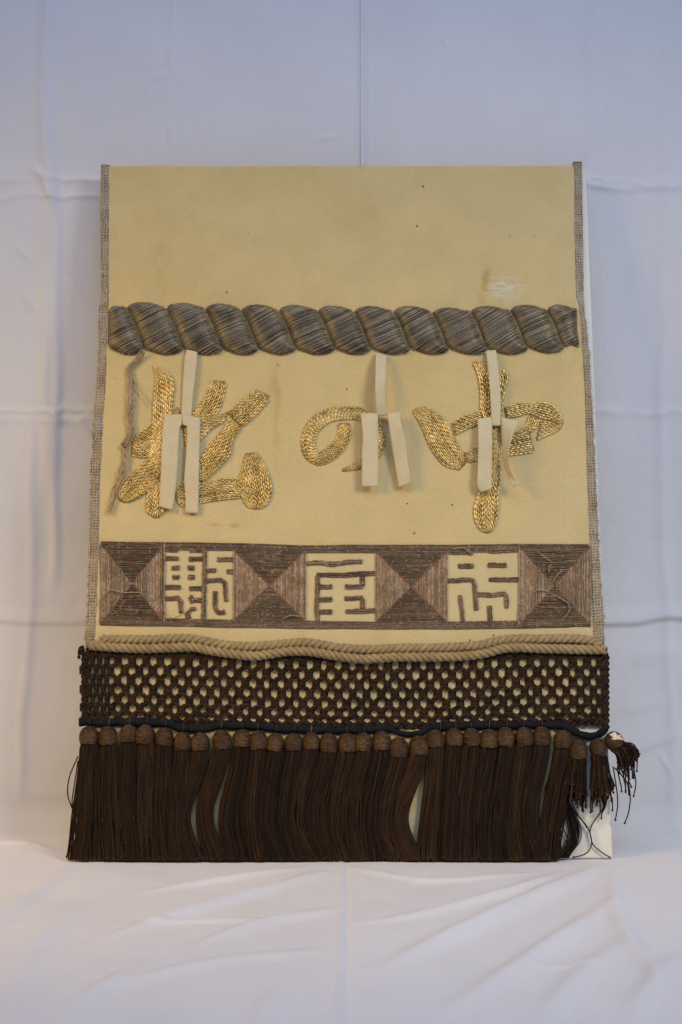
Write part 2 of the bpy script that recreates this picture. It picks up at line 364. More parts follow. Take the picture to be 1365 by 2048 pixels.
# ------------------------------------------------------------------ the board the apron hangs on
def lean_root(name, label, cat):
    e = bpy.data.objects.new(name, None); col.objects.link(e)
    e.location = (0, DIST, 0.0012); e.rotation_euler = (-LEAN, 0, 0)
    e.empty_display_size = 0.05
    return tag(e, label, cat)
TOP_V = float(P(685, 338)[1])
bu0, bu1 = -0.334, 0.3535
bm = MB()
nx = 2
def box_mb(b, u0, u1, v0, v1, w0, w1, ch=0.0008):
    o = [(u0, v0), (u1, v0), (u1, v1), (u0, v1)]; i = [(u0 + ch, v0 + ch), (u1 - ch, v0 + ch), (u1 - ch, v1 - ch), (u0 + ch, v1 - ch)]
    vs = [(*p, w0) for p in o] + [(*p, w1 - ch) for p in o] + [(*p, w1) for p in i]
    f = [[3, 2, 1, 0]] + [[k, (k + 1) % 4, 4 + (k + 1) % 4, 4 + k] for k in range(4)] + [[4 + k, 4 + (k + 1) % 4, 8 + (k + 1) % 4, 8 + k] for k in range(4)] + [[8, 9, 10, 11]]
    b.add(vs, f, 0.5)
box_mb(bm, bu0, bu1, 0.0, TOP_V - 0.002, -0.005, 0.0)
board = bm.build('display_board', M['board'], smooth_shade=False)
board.location = (0, DIST, 0.0012); board.rotation_euler = (-LEAN, 0, 0)
tag(board, 'thin white display board leaning behind the apron, bare corner beside the torn tassels', 'board')

# ------------------------------------------------------------------ the apron
APR = lean_root('ceremonial_apron', 'cream ceremonial apron with gold embroidered characters and dark brown tassel fringe', 'apron')

LO = np.array([(203, 336), (202, 450), (203, 600), (198.7, 621), (198.5, 706), (195, 776), (190, 818), (187, 882), (182, 952), (181, 1022), (180, 1128), (176, 1216), (171, 1300)], float)
LI = np.array([(220, 336), (219, 610), (216, 640), (215, 700), (213, 780), (209, 830), (206, 900), (203, 960), (201, 1030), (200, 1090), (198, 1130), (196, 1210), (191, 1300)], float)
RO = np.array([(1163.5, 330), (1165.5, 458), (1167, 600), (1177, 694), (1183, 803), (1189, 901), (1195, 1049), (1199, 1123), (1206, 1221), (1210, 1300)], float)
RI = np.array([(1146, 334), (1146, 458), (1150, 600), (1157, 615), (1163, 704), (1169, 803), (1172, 950), (1177, 1088), (1182, 1197), (1185, 1300)], float)
ex = lambda E, y: np.interp(y, E[:, 1], E[:, 0])
def base_w(px, py):
    """how far the cloth stands off the board"""
    px = np.asarray(px, float); py = np.asarray(py, float)
    w = 0.0034 + 0.0018 * fbm(px / 150, py / 190, 5, 3)
    w = w + 0.0014 * np.sin(px / 34 - py / 150 + 2 * vnoise(px / 200, py / 200, 8)) * sstep(480, 250, px) * sstep(640, 560, py)
    return w
def UVW(px, py, h=0.0):
    u, v = P(px, py)
    return np.stack([u, v, base_w(px, py) + h], -1)

def build_panel():
    ys = np.r_[np.linspace(338, 1300, 400)]
    s = np.linspace(0, 1, 380)
    PYg, S = np.meshgrid(ys, s, indexing='ij')
    xl = ex(LI, PYg) - 4; xr = ex(RI, PYg) + 4
    PXg = xl + (xr - xl) * S
    h = np.zeros_like(PXg)
    # creased, roughened strip along the right edge; flat dart; worn patch
    band = sstep(1105, 1115, PXg + (PYg < 700) * 0 - (PYg - 340) * 0.03) * sstep(1160, 1140, PXg - (PYg - 340) * 0.03)
    h += band * (0.0006 + 0.0005 * fbm(PXg / 6, PYg / 9, 12, 3))
    patch = np.exp(-(((PXg - 1012) / 36) ** 2 + ((PYg - 580) / 24) ** 2) ** 2)
    h += patch * 0.0020 * fbm(PXg / 9 + PYg / 40, PYg / 4, 61, 3)
    V = UVW(PXg, PYg, h)
    st = 0.5 + 0.06 * fbm(PXg / 90, PYg / 110, 91, 4)
    n = fbm(PXg / 14, PYg / 22, 13, 4)
    st += patch * np.clip(0.33 + 0.75 * fbm(PXg / 18 + PYg / 50, PYg / 3.5, 113, 4), -0.1, 0.5)
    g = lambda x0, y0, sx, sy: np.exp(-((PXg - x0) / sx) ** 2 - ((PYg - y0) / sy) ** 2)
    xs_ = 966 + (600 - PYg) * 0.17
    st -= 0.20 * np.clip(0.7 + 1.3 * n, 0, 2) * np.exp(-((PXg - xs_) / 9) ** 2) * sstep(470, 580, PYg) * sstep(618, 600, PYg) + 0.09 * np.clip(0.5 + n, 0, 2) * g(1050, 580, 9, 26)
    st -= np.clip(0.6 + 1.2 * n, 0, 2) * (0.06 * g(275, 415, 10, 50) + 0.06 * g(322, 540, 14, 70) + 0.05 * g(385, 430, 12, 40))
    st -= 0.12 * np.clip(0.7 + n, 0, 2) * (g(555, 850, 8, 90) + g(550, 760, 12, 40) + g(232, 1000, 14, 50) + g(262, 900, 8, 90))
    st -= 0.10 * g(500, 1052, 60, 12) * np.clip(n + 0.5, 0, 2)
    st -= 0.20 * g(430, 1053, 14, 4) + 0.18 * g(470, 1055, 10, 4)
    st += 0.10 * band * fbm(PXg / 7, PYg / 9, 15, 3) + 0.04 * band
    st += 0.10 * sstep(1085, 1110, PYg) * np.clip(0.5 + n, 0, 1) + 0.05 * sstep(720, 1100, PYg)
    b = MB(); b.grid(V, st)
    # the cloth turns over the top edge of the board and hangs down behind
    k = np.linspace(0, 1, 12)
    top = V[0]; strip = np.zeros((18, len(s), 3)); sa = np.zeros((18, len(s)))
    for i in range(18):
        if i < 9:
            a = math.pi * i / 8
            r = (top[:, 2] + 0.0075) / 2
            strip[i] = np.stack([top[:, 0], top[:, 1] + np.sin(a) * 0.0035, top[:, 2] - r + np.cos(a) * r], -1)
        else:
            d = (i - 8) * 0.012
            strip[i] = np.stack([top[:, 0], top[:, 1] - d, np.full(len(s), -0.0075)], -1)
        sa[i] = st[0]
    b.grid(strip, sa)
    o = b.build('cloth_panel', M['panel'], APR)
    # lining that shows through the net
    ys = np.linspace(1298, 1447, 40); PYg, S = np.meshgrid(ys, np.linspace(0, 1, 120), indexing='ij')
    PXg = 172 + (1208 - 172) * S
    u, v = P(PXg, PYg)
    b = MB(); b.grid(np.stack([u, v, 0.0030 + 0.0008 * fbm(PXg / 40, PYg / 30, 4, 3)], -1), 0.55 + 0.12 * fbm(PXg / 30, PYg / 30, 6, 3))
    b.build('lining', M['panel'], APR)
    # the longer backing cloth behind the tassels stops short of the board's right corner
    ys = np.linspace(1440, 1700, 40); PYg, S = np.meshgrid(ys, np.linspace(0, 1, 120), indexing='ij')
    PXg = 178 + (1108 + 3 * vnoise(PYg / 20, PYg * 0, 3) - 178) * S
    u, v = P(PXg, PYg)
    b = MB(); b.grid(np.stack([u, v, 0.0045 + 0.0006 * fbm(PXg / 40, PYg / 30, 14, 3)], -1), 0.60 + 0.15 * fbm(PXg / 40, PYg / 40, 16, 3))
    b.build('backing_cloth', M['panel'], APR)
build_panel()

def build_trim(I, O, seed, top_py):
    ys = np.linspace(top_py, 1300, 330); n = 9
    V = np.zeros((len(ys), n, 3))
    xi = ex(I, ys); xo = ex(O, ys)
    jit = 1.6 * fbm(ys / 14, ys * 0, seed, 3) * sstep(560, 700, ys) + 0.7 * fbm(ys / 5, ys * 0, seed + 5, 2)
    for k in range(n):
        t = k / (n - 1)
        px = xi + (xo + jit - xi) * t
        hh = 0.0016 * (1 - (2 * t - 1) ** 6) + 0.0007 * fbm(px / 6, ys / 8, seed + 2, 3) - 0.0006
        V[:, k] = UVW(px, ys, hh + 0.0002)
    b = MB(); b.grid(V, 0.5)
    d = V[0].copy(); S = np.stack([d + np.array([0, 0.001, -0.001 * i * 2]) if i < 5 else d + np.array([0, -0.02 * (i - 4), -0.0105]) for i in range(9)])
    b.grid(S, 0.5)
    # frayed tips along the outer edge
    for q in range(160):
        y = rng.uniform(640, 1295); x = float(np.interp(y, ys, xo + jit))
        sgn = 1 if O is RO else -1
        p = np.array([(x - sgn * 2, y), (x + sgn * rng.uniform(0, 2), y + rng.normal(0, 2)), (x + sgn * rng.uniform(1, 3.5), y + rng.normal(0, 4))])
        b.tube(UVW(p[:, 0], p[:, 1], np.array([0.0008, 0.001, 0.0012])), 0.00022, 3, 0.5)
    b.build('edge_braid', M['trim'], APR)
build_trim(LI, LO, 3, 335); build_trim(RI, RO, 9, 329)

# specks on the cloth: tiny burnt spots with their own thickness
for (x, y, r) in ((846, 377, 3), (834, 456, 3), (694, 782, 2.4), (829, 1069, 3.2), (905, 1012, 2.4), (815, 1010, 2), (454, 588, 3), (498, 470, 1.6), (232, 478, 1.6), (430, 614, 2), (1020, 477, 1.6), (1069, 476, 1.6), (556, 733, 2), (231, 760, 1.6), (645, 702, 2.5), (987, 1273, 2.5), (940, 1283, 3)):
    b = MB(); n = 9; a = np.arange(n) / n * 2 * math.pi; rr = 0.72 * r * (0.7 + 0.6 * rng.random(n))
    ring = UVW(x + rr * np.cos(a), y + rr * np.sin(a), 0.0001); c = UVW(np.array([x]), np.array([y]), 0.0006)
    b.add(np.vstack([ring, c]), [[i, n, (i + 1) % n, (i + 1) % n] for i in range(n)], 0.5)
    b.build('speck', M['speck'], APR)

# ------------------------------------------------------------------ padded rope of silver thread: each twist is a piece
def poly_dist(poly, q):
    a = poly; c = np.roll(poly, -1, 0); d = c - a
    t = np.clip(((q[:, None] - a) * d).sum(-1) / ((d * d).sum(-1) + 1e-9), 0, 1)
    return np.linalg.norm(q[:, None] - (a + t[..., None] * d), axis=-1).min(1)
def chords(poly, ang, spacing, jitter=0.0):
    """parallel lines clipped to a polygon -> list of (A, B)"""
    ca, sa = math.cos(ang), math.sin(ang)
    R = np.array([[ca, sa], [-sa, ca]]); r = poly @ R.T
    out = []
    y = r[:, 1].min() + spacing * 0.4
    while y < r[:, 1].max():
        xs = []
        for k in range(len(r)):
            p, q = r[k], r[(k + 1) % len(r)]
            if (p[1] - y) * (q[1] - y) < 0: xs.append(p[0] + (y - p[1]) / (q[1] - p[1]) * (q[0] - p[0]))
        xs.sort()
        for k in range(0, len(xs) - 1, 2):
            if xs[k + 1] - xs[k] > 2.5: out.append((R.T @ np.array([xs[k], y]), R.T @ np.array([xs[k + 1], y])))
        y += spacing * (1 + jitter * (rng.random() - 0.5))
    return out
def backing(poly, mat, name, parent, h=0.0004):
    pass
vx = [219, 254, 333, 411, 483, 558, 636, 708, 787, 864, 941, 1020, 1093, 1152]
vy = [621, 618, 620, 621, 623, 624, 625, 626, 626, 629, 626, 624, 624, 622]
for i in range(13):
    x0, x1 = vx[i], vx[i + 1]; y0, y1 = vy[i], vy[i + 1]
    yb = 702 if i < 11 else 699
    sh = 37
    first, last = i == 0, i == 12
    def side(x, y, s=sh):
        return [(x, y), (x + s * .28, y + 20), (x + s * .52, y + 42), (x + s * .72, y + 62), (x + s, yb)]
    Lb = [(x0 - 1, y0 + 4), (x0 - 1, 640), (x0 - 1, 670), (x0 - 1, 690), (x0 + 6, 702)] if first else side(x0 + 2, y0)
    Rb = [(x1, y1), (x1 + 1, 640), (x1 + 2, 665), (x1 + 4, 680), (x1 + 5, 698)] if last else side(x1 - 2, y1)
    wdt = x1 - x0
    topc = [(x0 + wdt * .12, y0 - 6), (x0 + wdt * .35, y0 - 9.5), (x0 + wdt * .62, y0 - 8), (x0 + wdt * .85, y0 - 3)]
    bx0, bx1 = Lb[-1][0], Rb[-1][0]; bw = bx1 - bx0
    botc = [(bx1 - bw * .12, yb + 6), (bx1 - bw * .35, yb + 11), (bx1 - bw * .62, yb + 10), (bx1 - bw * .86, yb + 4)]
    if first: topc = [(x0 + 10, y0 - 5), (x0 + 22, y0 - 4)]
    if last: botc = [(bx1 - bw * .3, yb - 2), (bx1 - bw * .6, yb - 6), (bx1 - bw * .85, yb - 4)]
    poly = np.array(Lb[:1] + topc + Rb + botc + Lb[:0:-1], float)
    poly = smooth(np.vstack([poly, poly[:1]]), 60)[:-1]
    b = MB()
    def hgt(q):
        d = poly_dist(poly, q); R = 27.0
        return 0.0105 * np.sqrt(np.clip(1 - (1 - np.clip(d / R, 0, 1)) ** 2, 0, 1))
    for A, B in chords(poly, math.radians(-27 + 3 * rng.normal()), 2.15, 0.5):
        L = np.linalg.norm(B - A); n = max(5, int(L / 3.0)); t = np.linspace(0, 1, n)[:, None]
        q = A * (1 - t) + B * t
        q[:, 1] += 1.4 * np.sin(t[:, 0] * math.pi) * (1 + 0.5 * rng.normal()) + 0.5 * vnoise(q[:, 0] / 9, q[:, 1] / 5, i)
        h = hgt(q) + rng.normal(0, 0.0002) + 0.0004 * (rng.random() < 0.06)
        c = np.clip(0.40 + 0.17 * rng.normal() - (0.3 if rng.random() < 0.10 else 0) + 0.18 * fbm(q[:, 0] / 20, q[:, 1] / 20, 70 + i, 2), 0, 0.62)
        tl = t[:, 0]; mixn = np.clip(1.3 * fbm(q[:, 0] / 14, q[:, 1] / 14, 170 + i, 3) + 0.6, 0, 1)
        c = c + (0.74 - c) * sstep(0.42, 0.05, tl) * mixn * 0.6              # patchy, brassier tone towards each thread's left end
        c = c + (1.0 - c) * sstep(0.84, 0.97, tl) * rng.uniform(0.2, 0.9)    # paler silver tone at each thread's right end
        b.tube(UVW(q[:, 0], q[:, 1], h), 0.00098, 4, c, cap=False)
    # padding under the threads
    cen = poly.mean(0); rings = []
    for k in np.linspace(1, 0.02, 12):
        q = cen + (poly - cen) * k; rings.append(UVW(q[:, 0], q[:, 1], hgt(q) * 0.96 - 0.0009))
    rings = np.array(rings); rings = np.concatenate([rings, rings[:, :1]], 1)
    b.grid(rings[:, ::-1], 0.1)
    b.build('rope_twist', M['silver'], APR)

# ------------------------------------------------------------------ gold embroidered characters: couched threads laid along each brush stroke
def stroke(L, R, name, mat, parent, pitch=3.8, dome=0.0011, lift=0.0006, stitch=10.0, taper=0.12, round_end=(0.0, 0.0), tone=0.20):
    Lp, Rp = np.asarray(L, float), np.asarray(R, float)
    ln = max(np.linalg.norm(np.diff(Lp, axis=0), axis=1).sum(), np.linalg.norm(np.diff(Rp, axis=0), axis=1).sum())
    n = max(8, int(ln / 2.3))
    A, B = smooth(Lp, n), smooth(Rp, n)
    wd = np.linalg.norm(A - B, axis=1)
    N = max(3, int(round(np.percentile(wd, 75) / pitch)))
    b = MB()
    arc = np.linspace(0, ln, n)
    for i in range(N):
        f = (i + 0.5) / N
        q = A * (1 - f) + B * f
        # rounded ends: outer threads are shorter
        e = (2 * f - 1) ** 2
        s0 = int(e * round_end[0] / ln * n); s1 = n - int(e * round_end[1] / ln * n)
        s0 = max(0, s0 + int(rng.integers(0, 2))); s1 = min(n, s1 - int(rng.integers(0, 2)))
        if s1 - s0 < 5: continue
        ph = arc / stitch + 0.5 * (i % 2) + 0.08 * rng.normal() + 0.1 * np.sin(arc / 31 + i)
        pin = np.abs(np.sin(math.pi * ph))                       # 0 at each couching stitch
        r = (wd / N * 0.5 * PX) * (0.66 + 0.52 * pin ** 0.6)
        r = np.clip(r, 0.00035, 0.0024)
        h = lift + dome * np.sqrt(np.clip(1 - (2 * f - 1) ** 2, 0, 1)) + 0.0006 * pin + 0.0003 * rng.normal()
        edge = np.minimum(arc, ln - arc); h = h * sstep(-4, 8, edge)
        cell = rng.random(int(ph.max()) + 3)[np.clip(np.floor(ph).astype(int) + 1, 0, None)]   # each bite of thread between stitches has its own tone
        c = np.clip(tone + 0.36 * (cell - 0.5) + 0.10 * rng.normal() + 0.2 * fbm(q[:, 0] / 16, q[:, 1] / 16, 33, 2) + 0.6 * (1 - pin) ** 3, 0, 1)
        q = q + rng.normal(0, 0.22, q.shape)
        sl = slice(s0, s1)
        b.tube(UVW(q[sl, 0], q[sl, 1], h[sl]), r[sl], 5, c[sl], flat=0.85)
    return b.build(name, mat, parent)
def crop(ox, oy, s): return lambda pts: [(ox + x * s, oy + y * s) for x, y in pts]
def felt(pts_list, name, parent, mat, h=0.0003):
    """thin backing felt under one character"""
    b = MB()
    for L, R in pts_list:
        A, B = smooth(L, 24), smooth(R, 24); m = (A + B) / 2
        A = m + (A - m) * 0.8; B = m + (B - m) * 0.8
        g = np.stack([A * (1 - t) + B * t for t in np.linspace(0, 1, 5)], 1)
        b.grid(UVW(g[..., 0], g[..., 1], h + 0.00005 * len(b.v)), 0.5)
    return b.build(name, mat, parent)
def character(data, conv, label):
    prs = [(conv(d[0]), conv(d[1])) for d in data]
    ch = felt(prs, 'embroidered_character', APR, M['felt'])
    ch['label'] = label
    for k, (d, (L, R)) in enumerate(zip(data, prs)):
        kw = dict(d[2]) if len(d) > 2 else {}
        kw.setdefault('lift', 0.0006 + 0.0005 * kw.pop('lvl', 0))
        stroke(L, R, 'stroke', M['gold'], ch, **kw)
    return ch

c1 = crop(200, 690, 0.2784)
character([
    ([(235, 690), (380, 568), (500, 480), (560, 455)], [(225, 812), (340, 822), (480, 720), (590, 500)], dict(lvl=0)),                                  # cross stroke
    ([(380, 163), (402, 225), (397, 330), (385, 450), (382, 560), (378, 680), (362, 850), (345, 1070), (338, 1190), (375, 1255)],
     [(384, 166), (480, 200), (535, 270), (530, 400), (520, 520), (480, 690), (455, 850), (440, 1050), (470, 1180), (440, 1255)], dict(lvl=1, round_end=(0, 10))),   # upright
    ([(440, 735), (345, 822), (250, 920), (165, 1020), (135, 1092), (140, 1130)], [(520, 840), (462, 900), (420, 1000), (310, 1095), (230, 1135), (175, 1146)], dict(lvl=2, round_end=(0, 10))),
    ([(805, 262), (745, 395), (668, 495), (640, 560), (600, 640)], [(915, 268), (893, 400), (850, 500), (740, 600), (650, 700)], dict(lvl=0, round_end=(6, 0))),
    ([(1110, 325), (1040, 390), (960, 460), (920, 500)], [(1240, 380), (1150, 490), (1080, 560), (1030, 605)], dict(lvl=2, round_end=(14, 0))),
    ([(925, 488), (830, 520), (730, 560), (600, 610)], [(905, 560), (800, 625), (725, 700), (610, 740)], dict(lvl=1)),
    ([(940, 520), (870, 630), (775, 750), (700, 880), (630, 985)], [(1025, 600), (960, 700), (942, 800), (850, 905), (745, 1000)], dict(lvl=2)),
    ([(545, 1090), (575, 1030), (640, 975), (740, 1002), (860, 972), (1005, 965)], [(548, 1115), (580, 1160), (640, 1185), (720, 1152), (860, 1130), (1018, 1112)], dict(lvl=0)),
    ([(1045, 790), (1025, 880), (1000, 960), (942, 1035), (1012, 1090), (1050, 1160), (1105, 1190)],
     [(1130, 780), (1185, 870), (1225, 960), (1240, 1040), (1232, 1100), (1200, 1160), (1140, 1192)], dict(lvl=1)),
], c1, 'left gold character of two parts with a drop-shaped last stroke')

c2 = crop(570, 690, 0.2051)
cen = np.array([(572, 775), (578, 880), (530, 990), (440, 1075), (335, 1122), (258, 1080), (228, 980), (250, 860), (330, 760), (450, 697), (600, 680), (740, 690), (850, 750), (920, 850), (935, 950), (905, 1050), (830, 1120), (710, 1185), (560, 1240)], float)
hw = np.array([62, 66, 68, 70, 68, 68, 70, 70, 70, 66, 64, 62, 58, 58, 56, 52, 50, 42, 12], float)
tg = np.gradient(cen, axis=0); tg /= np.linalg.norm(tg, axis=1)[:, None]; nr = np.stack([-tg[:, 1], tg[:, 0]], -1)
character([([tuple(p) for p in cen + nr * hw[:, None]], [tuple(p) for p in cen - nr * hw[:, None]], dict(lvl=0, pitch=3.6, stitch=9))], c2, 'middle gold character, one looping stroke')

c3 = crop(800, 690, 0.293)
character([
    ([(430, 745), (520, 712), (640, 675), (760, 635), (885, 600)], [(458, 818), (530, 800), (640, 780), (740, 772), (925, 745)], dict(lvl=0, round_end=(0, 8))),
    ([(345, 545), (440, 492), (560, 455)], [(372, 632), (450, 592), (570, 540)], dict(lvl=0)),
    ([(78, 462), (140, 560), (190, 680), (250, 780), (310, 838), (405, 866)], [(120, 438), (210, 440), (290, 500), (345, 600), (400, 690), (455, 815)], dict(lvl=1)),
    ([(705, 440), (800, 410), (900, 403), (1000, 405), (1070, 450), (1115, 535)], [(722, 512), (800, 503), (880, 482), (960, 515), (1040, 532), (1105, 570)], dict(lvl=1)),
    ([(1108, 568), (1030, 540), (962, 520)], [(1085, 592), (1000, 632), (925, 668)], dict(lvl=0)),
    ([(880, 490), (850, 560), (780, 618)], [(962, 520), (925, 585), (800, 648)], dict(lvl=2)),
    ([(490, 125), (530, 230), (545, 350), (548, 450), (590, 560), (618, 700), (605, 870), (530, 1030), (502, 1150), (530, 1250), (585, 1295)],
     [(600, 135), (735, 215), (715, 330), (702, 430), (692, 520), (692, 700), (690, 880), (672, 1030), (668, 1150), (650, 1240), (610, 1295)], dict(lvl=2, round_end=(0, 4))),
], c3, 'right gold character with one long upright stroke')

# ------------------------------------------------------------------ woven-looking border of couched thread
def thread(b, pts, h, r=0.00105, c=0.5, step=4.0, wob=0.35, sides=4):
    pts = np.asarray(pts, float)
    L = np.linalg.norm(np.diff(pts, axis=0), axis=1).sum(); n = max(3, int(L / step))
    q = smooth(pts, n)
    q = q + wob * np.stack([vnoise(np.arange(n) * 0.35 + rng.random() * 99, np.zeros(n), 3), vnoise(np.arange(n) * 0.35 + rng.random() * 99, np.zeros(n), 4)], -1)
    hh = h + 0.0002 * vnoise(np.arange(n) * 0.6 + rng.random() * 50, np.zeros(n), 8)
    b.tube(UVW(q[:, 0], q[:, 1], hh), r, sides, c)
btop = lambda x: np.interp(x, [200, 330, 470, 612, 750, 895, 1036, 1180], [1086, 1087, 1089, 1093, 1093, 1092, 1091, 1092])
bbot = lambda x: np.interp(x, [200, 330, 470, 612, 750, 895, 1036, 1180], [1254, 1255, 1258, 1260, 1262, 1261, 1260, 1257])
b = MB()
xs = np.linspace(203, 1176, 380)
for k in range(6):
    c = np.clip(0.3 + 0.15 * rng.normal() + 0.15 * fbm(xs / 30, xs * 0, k, 2), 0, 0.75)
    for yfun, s in ((btop, 1), (bbot, -1)):
        y = yfun(xs) + s * (1.6 + k * 2.5) + 1.0 * fbm(xs / 70, xs * 0 + k * 0.12, 3, 2)
        ins = (5 - k) * 0.0
        c = np.clip(0.3 + 0.15 * rng.normal() + 0.2 * fbm(xs / 18, xs * 0, k + 5 * s, 2), 0, 0.75)
        c = np.clip(c + 0.14 * rng.normal(size=len(xs)), 0, 0.93); c = np.where(rng.random(len(xs)) < 0.04, 1.0, c)
        b.tube(UVW(xs, y, 0.0011 + 0.0003 * rng.normal() * np.ones_like(xs)), 0.00112, 5, c)
border = b.build('patterned_border', M['violet'], APR)
border['label'] = 'band of tarnished violet-brown thread with square motifs'
for (x0, x1, damaged) in ((201, 331, 1), (468, 612, 0), (751, 895, 0), (1036, 1181, 2)):
    b = MB()
    y0, y1 = float(btop((x0 + x1) / 2)) + (3 if damaged else 13), float(bbot((x0 + x1) / 2)) - (3 if damaged else 13)
    # an end square runs out to the border's outer corner
    cx, cy = (x0 + x1) / 2, (y0 + y1) / 2
    n = int(min(x1 - x0, y1 - y0) / 2 / 2.55)
    for k in range(n):
        f = (k + 0.4) / n
        xa, xb = x0 + (cx - x0) * f, x1 - (x1 - cx) * f; ya, yb = y0 + (cy - y0) * f, y1 - (y1 - cy) * f
        rr = 0.00115
        for seg, base in (([(xa, ya), (xb, ya)], 0.15), ([(xa, yb), (xb, yb)], 0.13), ([(xa, ya), (xa, yb)], 0.60), ([(xb, ya), (xb, yb)], 0.58)):
            L = math.dist(*seg)
            m = max(4, int(L / 2.6)); q = smooth(seg, m)
            loose = 2.2 if (damaged and rng.random() < 0.25) else 0.5
            q = q + loose * np.stack([fbm(np.arange(m) * .08 + rng.random() * 90, np.zeros(m), 3, 2), fbm(np.arange(m) * .08 + rng.random() * 90, np.zeros(m), 4, 2)], -1)
            c = np.clip(base + 0.11 * rng.normal() + 0.20 * fbm(q[:, 0] / 9, q[:, 1] / 9, 5, 2) + 0.13 * rng.normal(size=m), 0, 0.93)
            c = np.where(rng.random(m) < 0.035, 1.0, c)
            ends = np.minimum(np.arange(m), np.arange(m)[::-1]); c = np.where(ends < 1, 1.0, c)
            b.tube(UVW(q[:, 0], q[:, 1], 0.0012 + 0.0002 * rng.normal() + (0.0008 if loose > 1 else 0) * rng.random()), rr, 4, c)
    # stitched diagonals in red thread
    for sx, sy in ((1, 1), (-1, 1), (1, -1), (-1, -1)):
        ex0, ey0 = (x0 if sx > 0 else x1), (y0 if sy > 0 else y1)
        for k in range(n):
            f = (k + .4) / n
            if rng.random() < (0.35 if damaged else 0.2): continue
            px_, py_ = ex0 + (cx - ex0) * f, ey0 + (cy - ey0) * f
            a = rng.normal(0.6, 0.35) * sx * sy
            d = np.array([math.cos(a), -math.sin(a)]) * 1.9
            thread(b, [(px_ - d[0], py_ - d[1]), (px_ + d[0], py_ + d[1])], 0.0021, 0.00055, 1.0 if rng.random() < .75 else 0.5, 2, 0.1)
    b.build('square_motif', M['violet'], border)
# little bars and angles of the seal characters
def glyph(lines, conv, label):
    b = MB()
    for ln in lines:
        p = np.array(conv(ln), float)
        for off in (-2.9, 0.0, 2.9):
            t = np.gradient(p, axis=0); t /= np.linalg.norm(t, axis=1)[:, None]; nrm = np.stack([-t[:, 1], t[:, 0]], -1)
            m = max(4, int(np.linalg.norm(np.diff(p, axis=0), axis=1).sum() / 2.5))
            # keep corners crisp: resample linearly
            d = np.r_[0, np.cumsum(np.linalg.norm(np.diff(p + nrm * off, axis=0), axis=1))]
            q = np.stack([np.interp(np.linspace(0, d[-1], m), d, (p + nrm * off)[:, k]) for k in (0, 1)], -1)
            q = q + 1.1 * np.stack([fbm(np.arange(m) * .3 + rng.random() * 90, np.zeros(m), 3, 2), fbm(np.arange(m) * .3 + rng.random() * 90, np.zeros(m), 4, 2)], -1)
            pin = np.abs(np.sin(np.arange(m) * 0.9 + off))
            c = np.clip(0.26 + 0.14 * rng.normal() + 0.25 * fbm(q[:, 0] / 7, q[:, 1] / 7, 5, 2) + 0.5 * (rng.random(m) < 0.06), 0, 1)
            b.tube(UVW(q[:, 0], q[:, 1], 0.0012 + (0.0005 if off == 0 else 0)), 0.00125 * (0.8 + 0.3 * pin), 5, c)
    o = b.build('seal_glyph', M['violet'], border); o['label'] = label
    return o
g1 = crop(170, 1070, 0.3297); g2 = crop(590, 1070, 0.2271); g3 = crop(840, 1070, 0.2857)
glyph([[(495, 96), (565, 99)], [(640, 102), (720, 99)], [(495, 150), (570, 150)], [(635, 155), (720, 152)], [(530, 208), (576, 208)], [(627, 208), (668, 208)], [(535, 264), (576, 264)], [(630, 264), (668, 264)],
       [(490, 325), (585, 325)], [(638, 333), (715, 333)], [(490, 393), (570, 390), (582, 402), (587, 480)], [(640, 380), (663, 403), (715, 405)], [(663, 403), (640, 410)], [(676, 455), (645, 457), (622, 485), (636, 515)],
       [(731, 95), (727, 300), (722, 530)], [(805, 158), (905, 158)], [(735, 223), (800, 223)], [(862, 232), (905, 232)], [(735, 285), (830, 283), (852, 295), (860, 410)], [(793, 350), (794, 455), (815, 482), (850, 475)]], g1, 'seal-script glyph in the pale square beside the left end square')
glyph([[(105, 262), (220, 255), (340, 270), (480, 248), (595, 246)], [(195, 362), (420, 366), (620, 350), (710, 350)], [(200, 375), (200, 520), (193, 650), (205, 780)], [(215, 468), (330, 468)], [(215, 582), (330, 577)], [(215, 690), (330, 687)],
       [(445, 468), (600, 467)], [(595, 375), (597, 455)], [(440, 574), (600, 563)], [(597, 575), (598, 660)], [(450, 686), (600, 682), (715, 676)]], g2, 'seal-script glyph in the middle pale square')
glyph([[(195, 128), (370, 132)], [(480, 122), (680, 116)], [(265, 226), (375, 228)], [(475, 221), (603, 220)], [(190, 332), (310, 322), (372, 325), (384, 370), (395, 535)], [(485, 323), (685, 323)], [(280, 430), (290, 520), (302, 620)],
       [(402, 425), (500, 432), (590, 420), (603, 440), (605, 520)], [(485, 505), (490, 620)]], g3, 'seal-script glyph in the pale square beside the right end square')
# sprung, loose threads on the border
def loose(paths, mat, name, h0=0.002, h1=0.006, r=0.0006):
    for pth in paths:
        q = smooth(pth, 40); n = len(q); hh = h0 + (h1 - h0) * np.sin(np.linspace(0, math.pi, n))
        b = MB(); b.tube(UVW(q[:, 0], q[:, 1], hh), r, 5, 0.8); b.build(name, mat, APR)
loose([g1([(95, 440), (100, 400), (160, 345), (235, 360), (340, 360), (355, 380)]), g1([(478, 450), (520, 515), (600, 490), (640, 455)]), g1([(1200, 520), (1250, 500), (1310, 505)]),
       g3([(820, 130), (870, 170), (925, 205)]), g3([(900, 280), (900, 240), (920, 220)]), g3([(780, 415), (820, 400), (860, 398), (905, 415)]), g3([(920, 350), (960, 290), (1000, 260)]), g3([(930, 430), (1030, 490), (1040, 540), (1000, 600)]), g3([(230, 110), (300, 105), (365, 152)])], M['yarn'], 'loose_thread')

